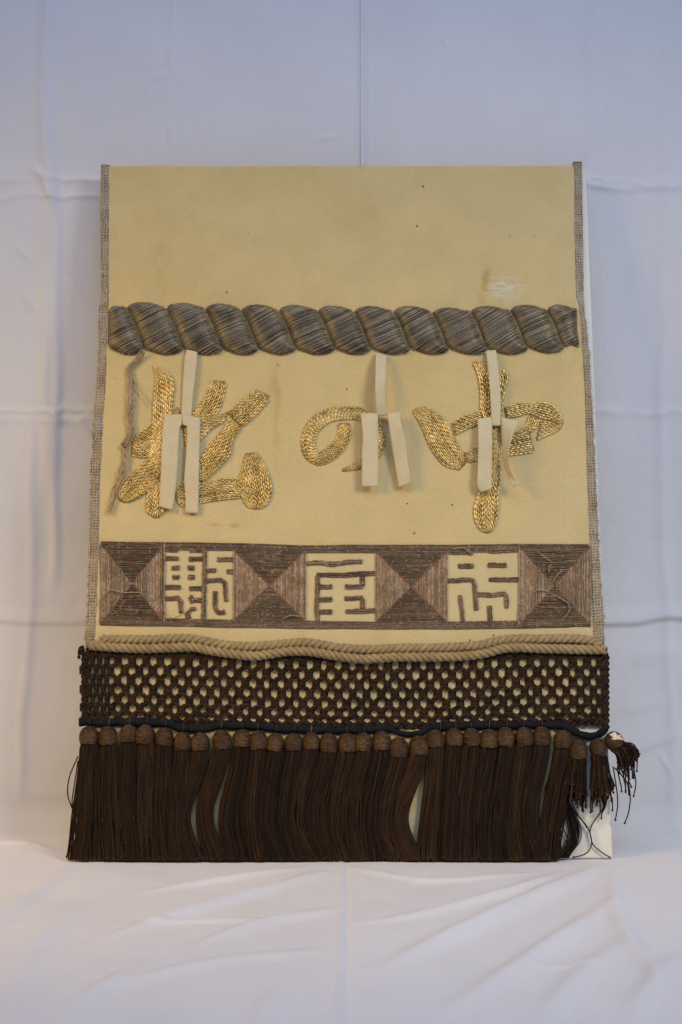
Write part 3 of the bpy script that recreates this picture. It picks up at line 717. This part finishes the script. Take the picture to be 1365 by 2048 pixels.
# ------------------------------------------------------------------ twisted cords
def twisted_cord(path, name, R, pitch_px, hand, w0):
    q = smooth(path, 640); n = len(q)
    ctr = UVW(q[:, 0], q[:, 1], w0)
    d = np.r_[0, np.cumsum(np.linalg.norm(np.diff(q, axis=0), axis=1))]
    t = np.gradient(ctr, axis=0); t /= np.linalg.norm(t, axis=1)[:, None]
    side = np.cross(t, (0, 0, 1.0)); side /= np.linalg.norm(side, axis=1)[:, None]; up = np.cross(side, t)
    b = MB()
    for k in range(3):
        ph = hand * 2 * math.pi * d / pitch_px + k * 2 * math.pi / 3 + 0.4 * fbm(d / 120, d * 0, 5, 2)
        p = ctr + R * 0.52 * (np.cos(ph)[:, None] * side + np.sin(ph)[:, None] * up)
        b.tube(p, R * 0.50, 8, 0.5 + 0.3 * fbm(d / 25, d * 0 + k, 17, 3))
        # fine plies on each strand
        for s in range(7):
            ps = ph * 3.1 + s * 2 * math.pi / 7
            tt = np.gradient(p, axis=0); tt /= np.linalg.norm(tt, axis=1)[:, None]
            sd = np.cross(tt, (0, 0, 1.0)); sd /= np.linalg.norm(sd, axis=1)[:, None] + 1e-9; uu = np.cross(sd, tt)
            pp = p + R * 0.40 * (np.cos(ps)[:, None] * sd + np.sin(ps)[:, None] * uu)
            b.tube(pp, R * 0.135, 4, np.clip(0.5 + 0.25 * rng.normal() + 0.2 * fbm(d / 30, d * 0 + s, 27 + k, 2), 0, 1), cap=False)
    return b.build(name, M['cord'], APR)
up_path = [(205, 1283), (252, 1283), (302, 1283), (368, 1281), (401, 1284), (450, 1294), (500, 1297), (549, 1294), (605, 1289), (633, 1292), (675, 1299), (717, 1302), (758, 1302), (800, 1300), (860, 1300), (928, 1297), (963, 1294), (992, 1286), (1030, 1282), (1074, 1282), (1118, 1281), (1156, 1282), (1185, 1287), (1198, 1294)]
lo_path = [(183, 1295), (238, 1299), (293, 1301), (347, 1299), (388, 1298), (428, 1306), (469, 1312), (508, 1316), (536, 1313), (577, 1307), (619, 1307), (661, 1314), (703, 1320), (731, 1322), (758, 1320), (800, 1318), (860, 1318), (928, 1316), (963, 1312), (1001, 1302), (1030, 1299), (1074, 1301), (1118, 1302), (1162, 1303), (1208, 1303)]
twisted_cord(up_path, 'twisted_cord', 0.0066, 39, 1, 0.0065)
twisted_cord(lo_path, 'twisted_cord', 0.0066, 39, -1, 0.0075)

# ------------------------------------------------------------------ knotted net of brown cord: honeycomb of wrapped bars and looped links
def build_net():
    b = MB()
    dip = lambda x: np.interp(x, [165, 300, 520, 700, 900, 1060, 1215], [-1, 0, 6, 9, 8, 2, 2])
    def sq(x):          # the ends of the net are drawn together
        return np.where(x < 222, 166 + (x - 110) * 0.5, np.where(x > 1185, 1185 + (x - 1185) * 0.72, x))
    rows = [1305, 1325, 1344.5, 1364, 1383, 1402, 1420, 1435, 1446]
    def N(x, y, h): 
        xx = float(sq(np.array(x))); u, v = P(xx, y + float(dip(xx))); return np.array([u, v, h])
    pitch = 28.4; x_start = 108.0
    ncol = 40
    drift = lambda r: 0.9 * r + 2 * math.sin(r * 1.7)
    bars = {}
    for r in range(len(rows)):
        off = (r % 2) * pitch / 2 + drift(r) * 0.4
        for c in range(ncol):
            x = x_start + off + c * pitch + rng.normal(0, 0.8)
            if x > 1228: continue
            bars[(r, c)] = (x, rows[r] + rng.normal(0, 0.7))
    hb = [7.6] * 6 + [7.0, 4.6, 3.0]
    for (r, c), (x, y) in bars.items():
        k = 5 if r < 7 else 4
        wdt = rng.uniform(6.0, 7.6)
        h0 = 0.0062 + rng.normal(0, 0.0004)
        tilt = rng.normal(0, 0.9)
        for i in range(k):                                   # wraps stacked to a short bar
            yy = y + (i - (k - 1) / 2) * hb[r] * 2 / k * 1.08
            bow = rng.normal(0.8, 0.5)
            p = [N(x - wdt, yy + tilt, h0 - 0.0022), N(x - wdt * .6, yy + tilt * .6 + bow * .6, h0 + 0.0003), N(x, yy + bow, h0 + 0.0012), N(x + wdt * .6, yy - tilt * .6 + bow * .6, h0 + 0.0003), N(x + wdt, yy - tilt, h0 - 0.0022)]
            b.tube(np.array(p), 0.00165, 5, rng.random())
        # two crossing links down to the neighbours below
        for dc in ((-1, 0) if r % 2 == 0 else (0, 1)):
            q = bars.get((r + 1, c + dc))
            if q is None: continue
            x2, y2 = q
            for lane in (-1, 1):
                s = 1 if x2 > x else -1
                a0 = N(x + s * 1.0, y + hb[r] * .75, h0 + 0.0006 * lane)
                m1 = N(x + s * 5.0 + lane * 0.8, y + hb[r] + 1.2 + lane * 2.0, h0 + 0.0012 * (1 if lane * s > 0 else -0.4))
                m2 = N(x2 - s * 5.0 + lane * .8, y2 - hb[r + 1] - 1.0 + lane * 2.0, h0 + 0.0012 * (1 if lane * s < 0 else -0.4))
                a1 = N(x2 - s * 0.5, y2 - hb[r + 1] * .75, h0)
                b.tube(smooth(np.array([a0, m1, m2, a1]), 7), 0.00185, 5, rng.random())
    # bound edges left and right
    for x, n in ((112, 3), (1226, 2)):
        for k in range(n):
            xx = x + k * (9 if x < 500 else -7)
            ys = np.linspace(1308, 1446, 46)
            p = np.array([N(xx + 2.2 * math.sin(y * 0.55 + k), y, 0.0055 + 0.0008 * math.cos(y * .55 + k)) for y in ys])
            b.tube(p, 0.0019, 5, rng.random(len(ys)))
    # selvedge cords top and bottom
    xs = np.linspace(112, 1224, 360)
    for k, (y0, amp) in enumerate(((1311, 1.5), (1315, 1.8), (1446, 1.2), (1450, 1.4))):
        p = np.array([N(x, y0 + amp * math.sin(x * .42 + k * 2) , 0.0058 + 0.001 * math.cos(x * .42 + k)) for x in xs])
        b.tube(p, 0.0017, 5, 0.4 + 0.4 * rng.random(len(xs)))
    b.build('knotted_net', M['brown_net'], APR)
    # little hook of cord at the upper left corner
    b = MB(); q = smooth([(171, 1305), (168, 1298), (162, 1298), (159, 1306), (160, 1316)], 16)
    u, v = P(q[:, 0], q[:, 1]); b.tube(np.stack([u, v, np.full(16, 0.006)], -1), 0.0012, 6, 0.6)
    e = P(160, 1317); b.tube(np.array([(e[0], e[1] + .002, .006), (e[0], e[1], .0065), (e[0], e[1] - .003, .006)]), np.array([0.0014, 0.0028, 0.001]), 7, 0.6)
    b.build('cord_hook', M['brown_net'], APR)
build_net()

# ------------------------------------------------------------------ black rolled cord with its ties
bl = [(161, 1447), (200, 1448), (265, 1447), (320, 1448), (345, 1453), (362, 1458), (401, 1461), (428, 1457), (442, 1454), (500, 1455), (563, 1460), (647, 1463), (730, 1462), (772, 1460), (795, 1468), (814, 1472), (842, 1467), (860, 1459), (899, 1456), (986, 1454), (1074, 1453), (1125, 1455), (1145, 1463), (1162, 1473), (1180, 1475), (1204, 1466), (1213, 1453)]
def build_black():
    q = smooth(bl, 420); n = len(q); u, v = P(q[:, 0], q[:, 1])
    r = np.interp(q[:, 0], [161, 340, 350, 770, 790, 850, 870, 1130, 1150, 1213], [8.5, 8.5, 7.8, 7.8, 5.6, 5.6, 7.6, 7.6, 7.6, 7.0]) * PX
    r = r * (1 + 0.24 * fbm(q[:, 0] / 12, q[:, 0] * 0, 3, 3)) * (1 - 0.22 * np.exp(-(((q[:, 0] + 9) % 37 - 18) / 2.0) ** 2))
    p = np.stack([u, v + 0.0012 * fbm(q[:, 0] / 20, q[:, 0] * 0, 13, 2), np.full(n, 0.0075)], -1)
    b = MB(); b.tube(p, r, 12, 0.5 + 0.4 * fbm(q[:, 0] / 9, q[:, 0] * 0, 15, 2))
    # second strip of the roll, along the net's edge
    q2 = smooth([(165, 1441), (330, 1446), (420, 1449), (560, 1452), (700, 1456), (780, 1456), (830, 1453), (900, 1449), (1080, 1446), (1205, 1447)], 300); u, v = P(q2[:, 0], q2[:, 1])
    b.tube(np.stack([u, v, np.full(300, 0.0055)], -1), 3.6 * PX * (1 + 0.2 * fbm(q2[:, 0] / 14, q2[:, 0] * 0, 23, 2)), 8, 0.3)
    o = b.build('black_cord', M['black'], APR)
    for x in (184, 222, 262, 297, 334, 369, 405, 446, 486, 518, 555, 590, 623, 694, 730, 880, 910, 941, 977, 1012, 1046, 1081):
        y = float(np.interp(x, q[:, 0], q[:, 1])); rr = 9 * PX
        u, v = P(x, y); a = np.linspace(-0.5, math.pi + 0.5, 12)
        b = MB(); b.tube(np.stack([np.full(12, float(u)) + rng.normal(0, .0006) + 0.0004 * np.cos(a), float(v) + rr * np.cos(a), 0.0075 + rr * np.sin(a)], -1), 0.0006, 4, rng.uniform(0.5, 1), up=(1, 0, 0))
        b.build('tie_thread', M['head'], o)
build_black()

# ------------------------------------------------------------------ tassels: wound head (one shared mesh) + skirt of strands
def head_mesh():
    b = MB(); H = 0.0240; R = 0.0121
    prof = lambda t: R * np.where(t < 0.60, np.power(np.clip(1 - (1 - np.clip(t, 0, 1) / 0.60) ** 2.3, 0, 1), 0.5), 1 - 0.17 * ((t - 0.60) / 0.4) ** 2)   # 0 top .. 1 bottom
    t = np.linspace(0, 1, 18); a = np.linspace(0, 2 * math.pi, 25)
    r = prof(t) - 0.0005; V = np.stack([r[:, None] * np.cos(a), np.repeat((-t * H)[:, None], 25, 1), r[:, None] * np.sin(a)], -1)
    b.grid(V, 0.2)
    turns = 19; n = turns * 20
    s = np.linspace(0.01, 1, n); ang = s * turns * 2 * math.pi
    rr = prof(s) + 0.0002 * np.sin(ang * 6.5)
    b.tube(np.stack([rr * np.cos(ang), -s * H, rr * np.sin(ang)], -1), 0.00080, 4, np.clip(0.5 + 0.45 * np.sin(ang * 6.5) + 0.25 * rng.normal(size=n), 0, 1), up=(0, 1, 0))
    # flat underside
    a = np.linspace(0, 2 * math.pi, 25)[:-1]; rb = float(prof(np.array(1.0))) - 0.0003
    ring = np.stack([rb * np.cos(a), np.full(24, -H), rb * np.sin(a)], -1)
    b.add(np.vstack([ring, [(0, -H - 0.001, 0)]]), [[i, 24, (i + 1) % 24, (i + 1) % 24] for i in range(24)], 0.2)
    o = b.build('tassel', M['head'], APR)
    return o
HEADS = [(183, 1456), (221, 1456), (261, 1453), (296, 1453), (332, 1459), (368, 1468), (403, 1469), (445, 1464), (485, 1463), (517, 1465), (554, 1470), (589, 1470), (622, 1468), (658, 1470), (693, 1470), (728, 1469), (762, 1466), (798, 1478), (837, 1475), (870, 1463), (906, 1460), (940, 1460), (976, 1462), (1011, 1458), (1045, 1458), (1080, 1457), (1125, 1464), (1154, 1483), (1189, 1482), (1222, 1470)]
# sideways drift of each skirt (photo px) at four heights: 1560, 1620, 1670, 1720
DRIFT = {0: (-3, -6, -10, -12), 1: (2, 2, 6, 6), 2: (-2, -3, 0, 2), 3: (-2, -4, -2, 2), 4: (-3, -8, -8, -2), 5: (-5, -11, -14, -8), 6: (-12, -40, -36, -12), 7: (-16, -37, -30, -8), 8: (-10, -26, -24, -10),
         9: (-8, -14, -12, 4), 10: (-11, -22, -18, 14), 11: (-10, -20, -16, 8), 12: (-17, -31, -28, 2), 13: (-14, -27, -26, 2), 14: (-14, -25, -24, -6), 15: (-15, -26, -26, -8), 16: (-12, -24, -26, -12), 17: (-14, -27, -28, -4), 18: (-16, -38, -38, -10),
         19: (-2, -8, -14, -16), 20: (-5, -7, -9, -9), 21: (-9, -17, -20, -18), 22: (-12, -20, -24, -22), 23: (-9, -18, -24, -20), 24: (-8, -15, -14, -4), 25: (-14, -28, -20, 6), 26: (-12, -22, -30, -34)}
proto = head_mesh()
def strand(b, p, r, c, knot=1.7):
    b.tube(p, r, 4, c, cap=False)
    # knotted tip
    e = p[-1]; d = p[-1] - p[-2]; d = d / (np.linalg.norm(d) + 1e-9)
    b.tube(np.array([e - d * 0.0012, e, e + d * 0.0014]), np.array([r, r * knot, r * 0.5]), 5, 1.0 if knot > 2 else min(1, c + 0.2))
WC = 0.0135                                             # tassel axis stands this far off the board
for i, (hx, hy) in enumerate(HEADS):
    t = proto if i == 0 else proto.copy()
    if i: col.objects.link(t); t.parent = APR
    u, v = P(hx, hy)
    t.location = (float(u), -WC, float(v))
    if i == 29: t.location = (float(u) - 0.006, -WC - 0.001, float(v))
    tilt = rng.normal(0, 0.05)
    sc = 1.0 + rng.normal(0, 0.03)
    tilt = {29: 0.62, 28: 0.18, 27: -0.04, 26: -0.08}.get(i, tilt)
    t.scale = (sc * 1.0, sc, sc * (1.0 + rng.normal(0, 0.04)))
    t.rotation_mode = 'ZYX'                              # turned about its own axis first, then leant sideways
    t.rotation_euler = (0.0, -tilt, rng.uniform(0, 6.28))
    b = MB()
    y_top = hy + 34; tone = 0.52 + 0.10 * rng.normal()
    if i <= 26:
        dr = DRIFT[i]
        yk = np.array([y_top, y_top + 14, 1560, 1620, 1670, 1722.0]); dk = np.array([0, 0, *dr], float)
        n = 20
        for s in range(170):
            a = rng.uniform(0, 2 * math.pi); rad = math.sqrt(rng.random())
            if rng.random() < 0.45: rad = 0.97; a = rng.uniform(0.0, math.pi)
            cxs, czs = math.cos(a) * rad, math.sin(a) * rad
            yend = 1723 - abs(rng.normal(0, 5.5)); frayed = i < 7 and rng.random() < 0.09
            if frayed: yend = rng.uniform(1625, 1700)
            y = np.linspace(y_top - 1, yend, n); tt = np.clip((y - y_top) / (1722 - y_top), 0, 1.1)
            dd = np.interp(y, yk, dk)
            kk = np.convolve(np.pad(dd, 2, mode='edge'), np.ones(5) / 5, 'valid')
            half = np.interp(tt, [-0.05, 0.0, 0.05, 0.3, 0.7, 1.0], [14.5, 16.5, 19.5, 19.5, 20.5, 22.0])
            if i in (6, 7, 18): half = half * (1 - 0.17 * np.exp(-((tt - 0.62) / 0.2) ** 2))
            if i in (0, 1): half = half * (1 + 0.25 * tt)
            stray = rng.normal(0, 3.6) * tt ** 1.5 + 2.8 * vnoise(tt * 3.5 + rng.random() * 90, tt * 0, 4) * sstep(0.05, 0.4, tt)
            if i in (6, 7, 8, 18, 19, 25): stray = stray * 0.45
            elif rng.random() < 0.09: stray = stray + rng.normal(0, 13) * np.sin(tt * math.pi) * tt
            # gaps stay open where neighbouring skirts bow apart
            x = hx + kk + half * cxs + stray
            u, v = P(x, y)
            depth = np.interp(tt, [-0.05, 0.05, 0.5, 1.0], [0.0085, 0.0100, 0.0080, 0.0070])
            w = WC - 0.0015 + depth * czs + 0.0008 * vnoise(tt * 5 + rng.random() * 90, tt * 0, 6)
            w = np.maximum(w, 0.0062)
            v = np.maximum(v, 0.0016 - w * 0.225)
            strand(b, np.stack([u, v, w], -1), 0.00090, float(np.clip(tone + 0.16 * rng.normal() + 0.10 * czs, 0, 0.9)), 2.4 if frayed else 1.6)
    elif i in (27, 28):                                  # cut short, frayed
        for s in range(95):
            a = rng.uniform(0, 2 * math.pi); rad = math.sqrt(rng.random())
            if rng.random() < 0.4: rad = 0.97; a = rng.uniform(0, math.pi)
            yend = 1592 + rng.normal(0, 9) + (14 * math.cos(a) * rad if i == 27 else -4)
            if rng.random() < 0.06: yend += 25
            n = 14; y = np.linspace(y_top - 1, yend, n); tt = np.linspace(0, 1, n)
            lean = (-6 if i == 27 else 6) * tt
            x = hx + (0 if i == 27 else 6) + lean + math.cos(a) * rad * (15 + 6 * tt) + rng.normal(0, 2.5) * tt + 1.6 * vnoise(tt * 3 + rng.random() * 90, tt * 0, 4)
            u, v = P(x, y); w = np.maximum(WC + 0.0095 * math.sin(a) * rad + 0.001 * vnoise(tt * 4 + rng.random() * 90, tt * 0, 6), 0.0025)
            strand(b, np.stack([u, v, w], -1), 0.00110, float(np.clip(0.55 + 0.25 * rng.normal() + 0.2 * (s < 12), 0, 1)))
    else:                                                # torn sideways tassel
        for s in range(150):
            f = rng.random(); n = 18
            ang = math.radians(rng.uniform(18, 75)); L = rng.uniform(28, 42)
            x0, y0 = hx - 2 + 22 * f, hy + 36 - 18 * f
            x1, y1 = x0 + L * math.cos(ang) * 0.9, y0 + L * math.sin(ang) * 0.8
            drop = rng.uniform(2, 18) + (rng.random() < 0.12) * rng.uniform(15, 70) * f ** 0.5
            pts = smooth([(x0, y0), ((x0 + x1) / 2 + 2, (y0 + y1) / 2 - 3), (x1, y1), (x1 + rng.normal(1, 3), y1 + drop)], n)
            u, v = P(pts[:, 0], pts[:, 1]); w = np.maximum(WC + rng.uniform(-0.006, 0.010) + 0.0015 * vnoise(np.linspace(0, 4, n) + rng.random() * 90, np.zeros(n), 6), 0.003)
            strand(b, np.stack([u, v, w], -1), 0.00105, float(np.clip(0.55 + 0.25 * rng.normal(), 0, 1)))
    b.build('strand_skirt', M['brown'], t).matrix_parent_inverse = (t.matrix_basis).inverted()
    if i == 29:
        t['label'] = 'torn tassel head tipped sideways with its pale core bare'
        b = MB(); aa = np.linspace(0, 2 * math.pi, 25); rs = np.linspace(0, 1, 7)
        cx, cy = 1225, 1481
        g = np.zeros((7, 25, 3))
        for k, rr in enumerate(rs):
            rad = rr * (12.5 + 2.0 * np.sin(aa * 3 + 1) + 1.5 * np.sin(aa * 7)); rad[-1] = rad[0]
            u, v = P(cx + rad * np.cos(aa) * 1.1, cy + rad * np.sin(aa) * 0.85)
            g[k] = np.stack([u, v, WC + 0.0138 - 0.0055 * rr ** 2 + 0.0004 * np.sin(aa * 5) * rr], -1)
        g[:, -1] = g[:, 0]
        b.grid(g[:, ::-1], 0.6)
        b.build('bare_core', M['plaster'], t).matrix_parent_inverse = (t.matrix_basis).inverted()
    elif i in (27, 28):
        t['label'] = 'tassel with its strands cut short'

# long stray strands in front of the bare corner of the board and at the sides
k5 = crop(1080, 1430, 210 / 1365.0)
def stray(paths, h=0.006, r=0.0010, knot=True):
    for pth in paths:
        q = smooth(pth, 34); u, v = P(q[:, 0], q[:, 1]); b = MB()
        v = np.maximum(v, 0.0012)
        strand(b, np.stack([u, v, h + 0.002 * vnoise(np.linspace(0, 4, 34) + rng.random() * 90, np.zeros(34), 6)], -1), r, float(rng.uniform(0.1, 0.5)))
        b.build('stray_strand', M['brown'], APR)
stray([k5(p) for p in (
    [(400, 1120), (480, 1310), (610, 1470), (650, 1580), (665, 1690), (620, 1790), (540, 1835), (430, 1860)],
    [(890, 1070), (800, 1250), (700, 1390), (650, 1500), (655, 1600), (690, 1700), (800, 1800), (900, 1862)],
    [(870, 1060), (850, 1180), (800, 1290), (790, 1360)], [(940, 680), (980, 900), (1000, 1180), (970, 1380)], [(1140, 880), (1165, 1100), (1140, 1300), (1095, 1420)],
    [(1200, 660), (1240, 900), (1210, 1070)], [(930, 1080), (935, 1160), (932, 1255)], [(1000, 740), (1040, 900), (1050, 1010)], [(1060, 740), (1090, 880), (1103, 1000)], [(960, 700), (1080, 830), (1130, 900), (1150, 1050)], [(1130, 720), (1140, 850), (1180, 950)],
    [(1100, 450), (1180, 520), (1245, 520)], [(1180, 500), (1215, 570), (1205, 640)],
    [(390, 1090), (450, 1250), (600, 1470)],
    *[[(270 + 12 * k, 1130), (330 + 20 * k, 1330), (360 + 24 * k, 1500), (340 + 25 * k, 1640), (250 + 22 * k, 1800), (190 + 22 * k, 1872)] for k in range(8)],
    *[[(240 + 22 * k, 1080), (340 + 17 * k, 1290), (400 + 18 * k, 1480), (390 + 20 * k, 1640), (300 + 22 * k, 1790), (240 + 24 * k, 1870)] for k in range(6)],
    [(250, 1180), (255, 1500), (268, 1820)], [(265, 1430), (340, 1590), (350, 1680)])])
k4 = crop(110, 1430, 390 / 1365.0)
stray([k4(p) for p in ([(172, 300), (115, 430), (100, 560), (140, 690)], [(172, 330), (150, 480), (130, 640), (150, 720)], [(170, 650), (135, 850), (90, 1000)], [(170, 720), (150, 880), (120, 1010)], [(165, 600), (140, 780), (110, 960)])], h=0.010)

# ------------------------------------------------------------------ loose yarn hanging on the left
def build_bundle():
    c = c1([(322, 62), (285, 115), (222, 190), (232, 260), (232, 400), (218, 520), (228, 650), (188, 735), (192, 830), (172, 950), (112, 1080), (66, 1222)])
    b = MB()
    for s in range(10):
        q = smooth(c, 90); n = len(q); t = np.linspace(0, 1, n)
        sp = np.interp(t, [0, .1, .25, .4, .55, .62, .75, 1], [5, 9, 8, 9, 10, 4, 10, 6])
        ph = rng.random() * 6.28
        q = q + np.stack([sp * np.sin(t * rng.uniform(7, 15) + ph) * rng.uniform(.3, 1), 1.5 * np.sin(t * 22 + ph)], -1)
        h = 0.0035 + 0.0025 * (1 + np.cos(t * 16 + ph)) * 0.5
        h[:6] += np.linspace(0.004, 0, 6)
        cc = 0.4 + 0.5 * np.abs(np.sin(np.arange(n) * 0.8 + s))
        m = n if s < 6 else int(n * rng.uniform(.7, 1))
        b.tube(UVW(q[:m, 0], q[:m, 1], h[:m]), 0.00056 * (0.7 + 0.6 * np.abs(np.sin(np.arange(m) * 0.9 + s))), 5, np.clip(cc[:m], 0, 1))
    kn = c1([(190, 720), (165, 735), (185, 750), (215, 735)]); q = smooth(kn, 14); b.tube(UVW(q[:, 0], q[:, 1], 0.007), 0.0014, 6, 0.3)
    q = smooth(c1([(240, 262), (275, 315), (330, 390), (378, 452)]), 20); b.tube(UVW(q[:, 0], q[:, 1], 0.006), 0.0005, 4, 0.3)
    o = b.build('loose_yarn_bundle', M['yarn'], APR); o['label'] = 'frayed hank of yarn hanging from the rope'
build_bundle()

# ------------------------------------------------------------------ cotton ribbons pinned over the characters
def ribbon(sections, conv, name, parent, seed=0, n=44, m=8, hs=1.0):
    """sections: (left xy, right xy, height left mm, height right mm)"""
    L = np.array([(*conv([s[0]])[0], s[2]) for s in sections]); R = np.array([(*conv([s[1]])[0], s[3]) for s in sections])
    A, B = smooth(L, n), smooth(R, n)
    V = np.zeros((n, m, 3)); V2 = np.zeros_like(V)
    for k in range(m):
        f = k / (m - 1); q = A * (1 - f) + B * f
        rip = 0.0009 * fbm(np.linspace(0, 5, n) + seed, np.full(n, f * 1.3), seed + 3, 2)
        u, v = P(q[:, 0], q[:, 1])
        V[:, k] = np.stack([u, v, base_w(q[:, 0], q[:, 1]) + q[:, 2] * MM * hs + rip], -1)
    b = MB(); b.grid(V[:, ::-1], 0.5 + 0.3 * fbm(V[..., 0] * 60, V[..., 1] * 60, seed, 2)[:, ::-1])
    o = b.build(name, M['ribbon'], parent)
    sm = o.modifiers.new('thickness', 'SOLIDIFY'); sm.thickness = 0.0004; sm.offset = 0
    return o
r1 = ribbon([((626, 50), (706, 66), 5, 6), ((613, 130), (703, 142), 9, 9), ((604, 250), (690, 255), 7, 8), ((596, 400), (672, 400), 6, 8), ((590, 540), (664, 545), 8, 8)], c1, 'ribbon', APR, 1, hs=0.62)
r1['label'] = 'ribbon hanging over the left character'
ribbon([((466, 518), (600, 519), 9, 10), ((463, 560), (597, 562), 9.5, 10.5), ((461, 592), (594, 596), 10, 10.5), ((459, 606), (584, 604), 10, 10.5), ((450, 760), (573, 760), 11, 12), ((443, 960), (562, 965), 11, 13), ((436, 1090), (545, 1100), 9, 11), ((430, 1178), (527, 1206), 8, 11)], c1, 'ribbon_tail', r1, 2, hs=0.62)
ribbon([((598, 520), (730, 545), 10.3, 9), ((598, 562), (729, 575), 10.8, 9), ((604, 596), (728, 600), 10.8, 9.5), ((630, 606), (727, 612), 10.5, 10), ((628, 760), (722, 760), 10, 11), ((612, 990), (718, 990), 10, 11), ((618, 1100), (715, 1110), 9, 10), ((618, 1220), (710, 1227), 8, 9)], c1, 'ribbon_tail', r1, 3, hs=0.62)
r2 = ribbon([((890, 100), (992, 125), 5, 5), ((882, 200), (988, 210), 14, 12), ((880, 330), (984, 330), 20, 17), ((878, 500), (980, 500), 24, 20), ((886, 610), (976, 620), 20, 18), ((895, 735), (992, 722), 11, 11)], c2, 'ribbon', APR, 4)
r2['label'] = 'ribbon hanging over the middle character'
ribbon([((730, 698), (890, 702), 8, 11), ((738, 735), (905, 725), 12, 14), ((745, 800), (907, 800), 16, 16), ((758, 940), (910, 930), 18, 16), ((750, 1100), (910, 1100), 16, 15), ((750, 1260), (910, 1260), 14, 14), ((752, 1415), (905, 1416), 13, 13)], c2, 'ribbon_tail', r2, 5)
ribbon([((992, 700), (1138, 692), 11, 13), ((1000, 760), (1118, 750), 15, 18), ((1018, 880), (1135, 850), 18, 22), ((1036, 1010), (1165, 970), 16, 21), ((1062, 1150), (1188, 1130), 12, 17), ((1105, 1416), (1226, 1386), 8, 14)], c2, 'ribbon_tail', r2, 6)
r3 = ribbon([((582, 62), (652, 52), 5, 5), ((590, 140), (662, 140), 11, 10), ((603, 280), (676, 280), 13, 12), ((613, 430), (683, 430), 13, 12), ((622, 578), (679, 576), 11, 11)], c3, 'ribbon', APR, 7)
r3['label'] = 'ribbon hanging over the right character'
ribbon([((525, 530), (622, 515), 9, 11), ((526, 570), (623, 560), 12, 13), ((527, 700), (622, 700), 14, 14), ((525, 850), (620, 850), 14, 14), ((521, 985), (618, 1000), 14, 14), ((545, 1030), (612, 1012), 10, 13)], c3, 'ribbon_tail', r3, 8)
ribbon([((681, 520), (800, 552), 11, 19), ((684, 580), (782, 590), 11, 24), ((690, 680), (752, 670), 10, 27), ((695, 780), (727, 780), 10, 28), ((712, 880), (738, 890), 12, 26), ((735, 950), (775, 950), 16, 22), ((768, 1000), (822, 990), 20, 24)], c3, 'ribbon_tail', r3, 9)

bpy.context.view_layer.update()
print('tris', sum(len(o.data.loops) for o in bpy.data.objects if o.type == 'MESH') // 2)
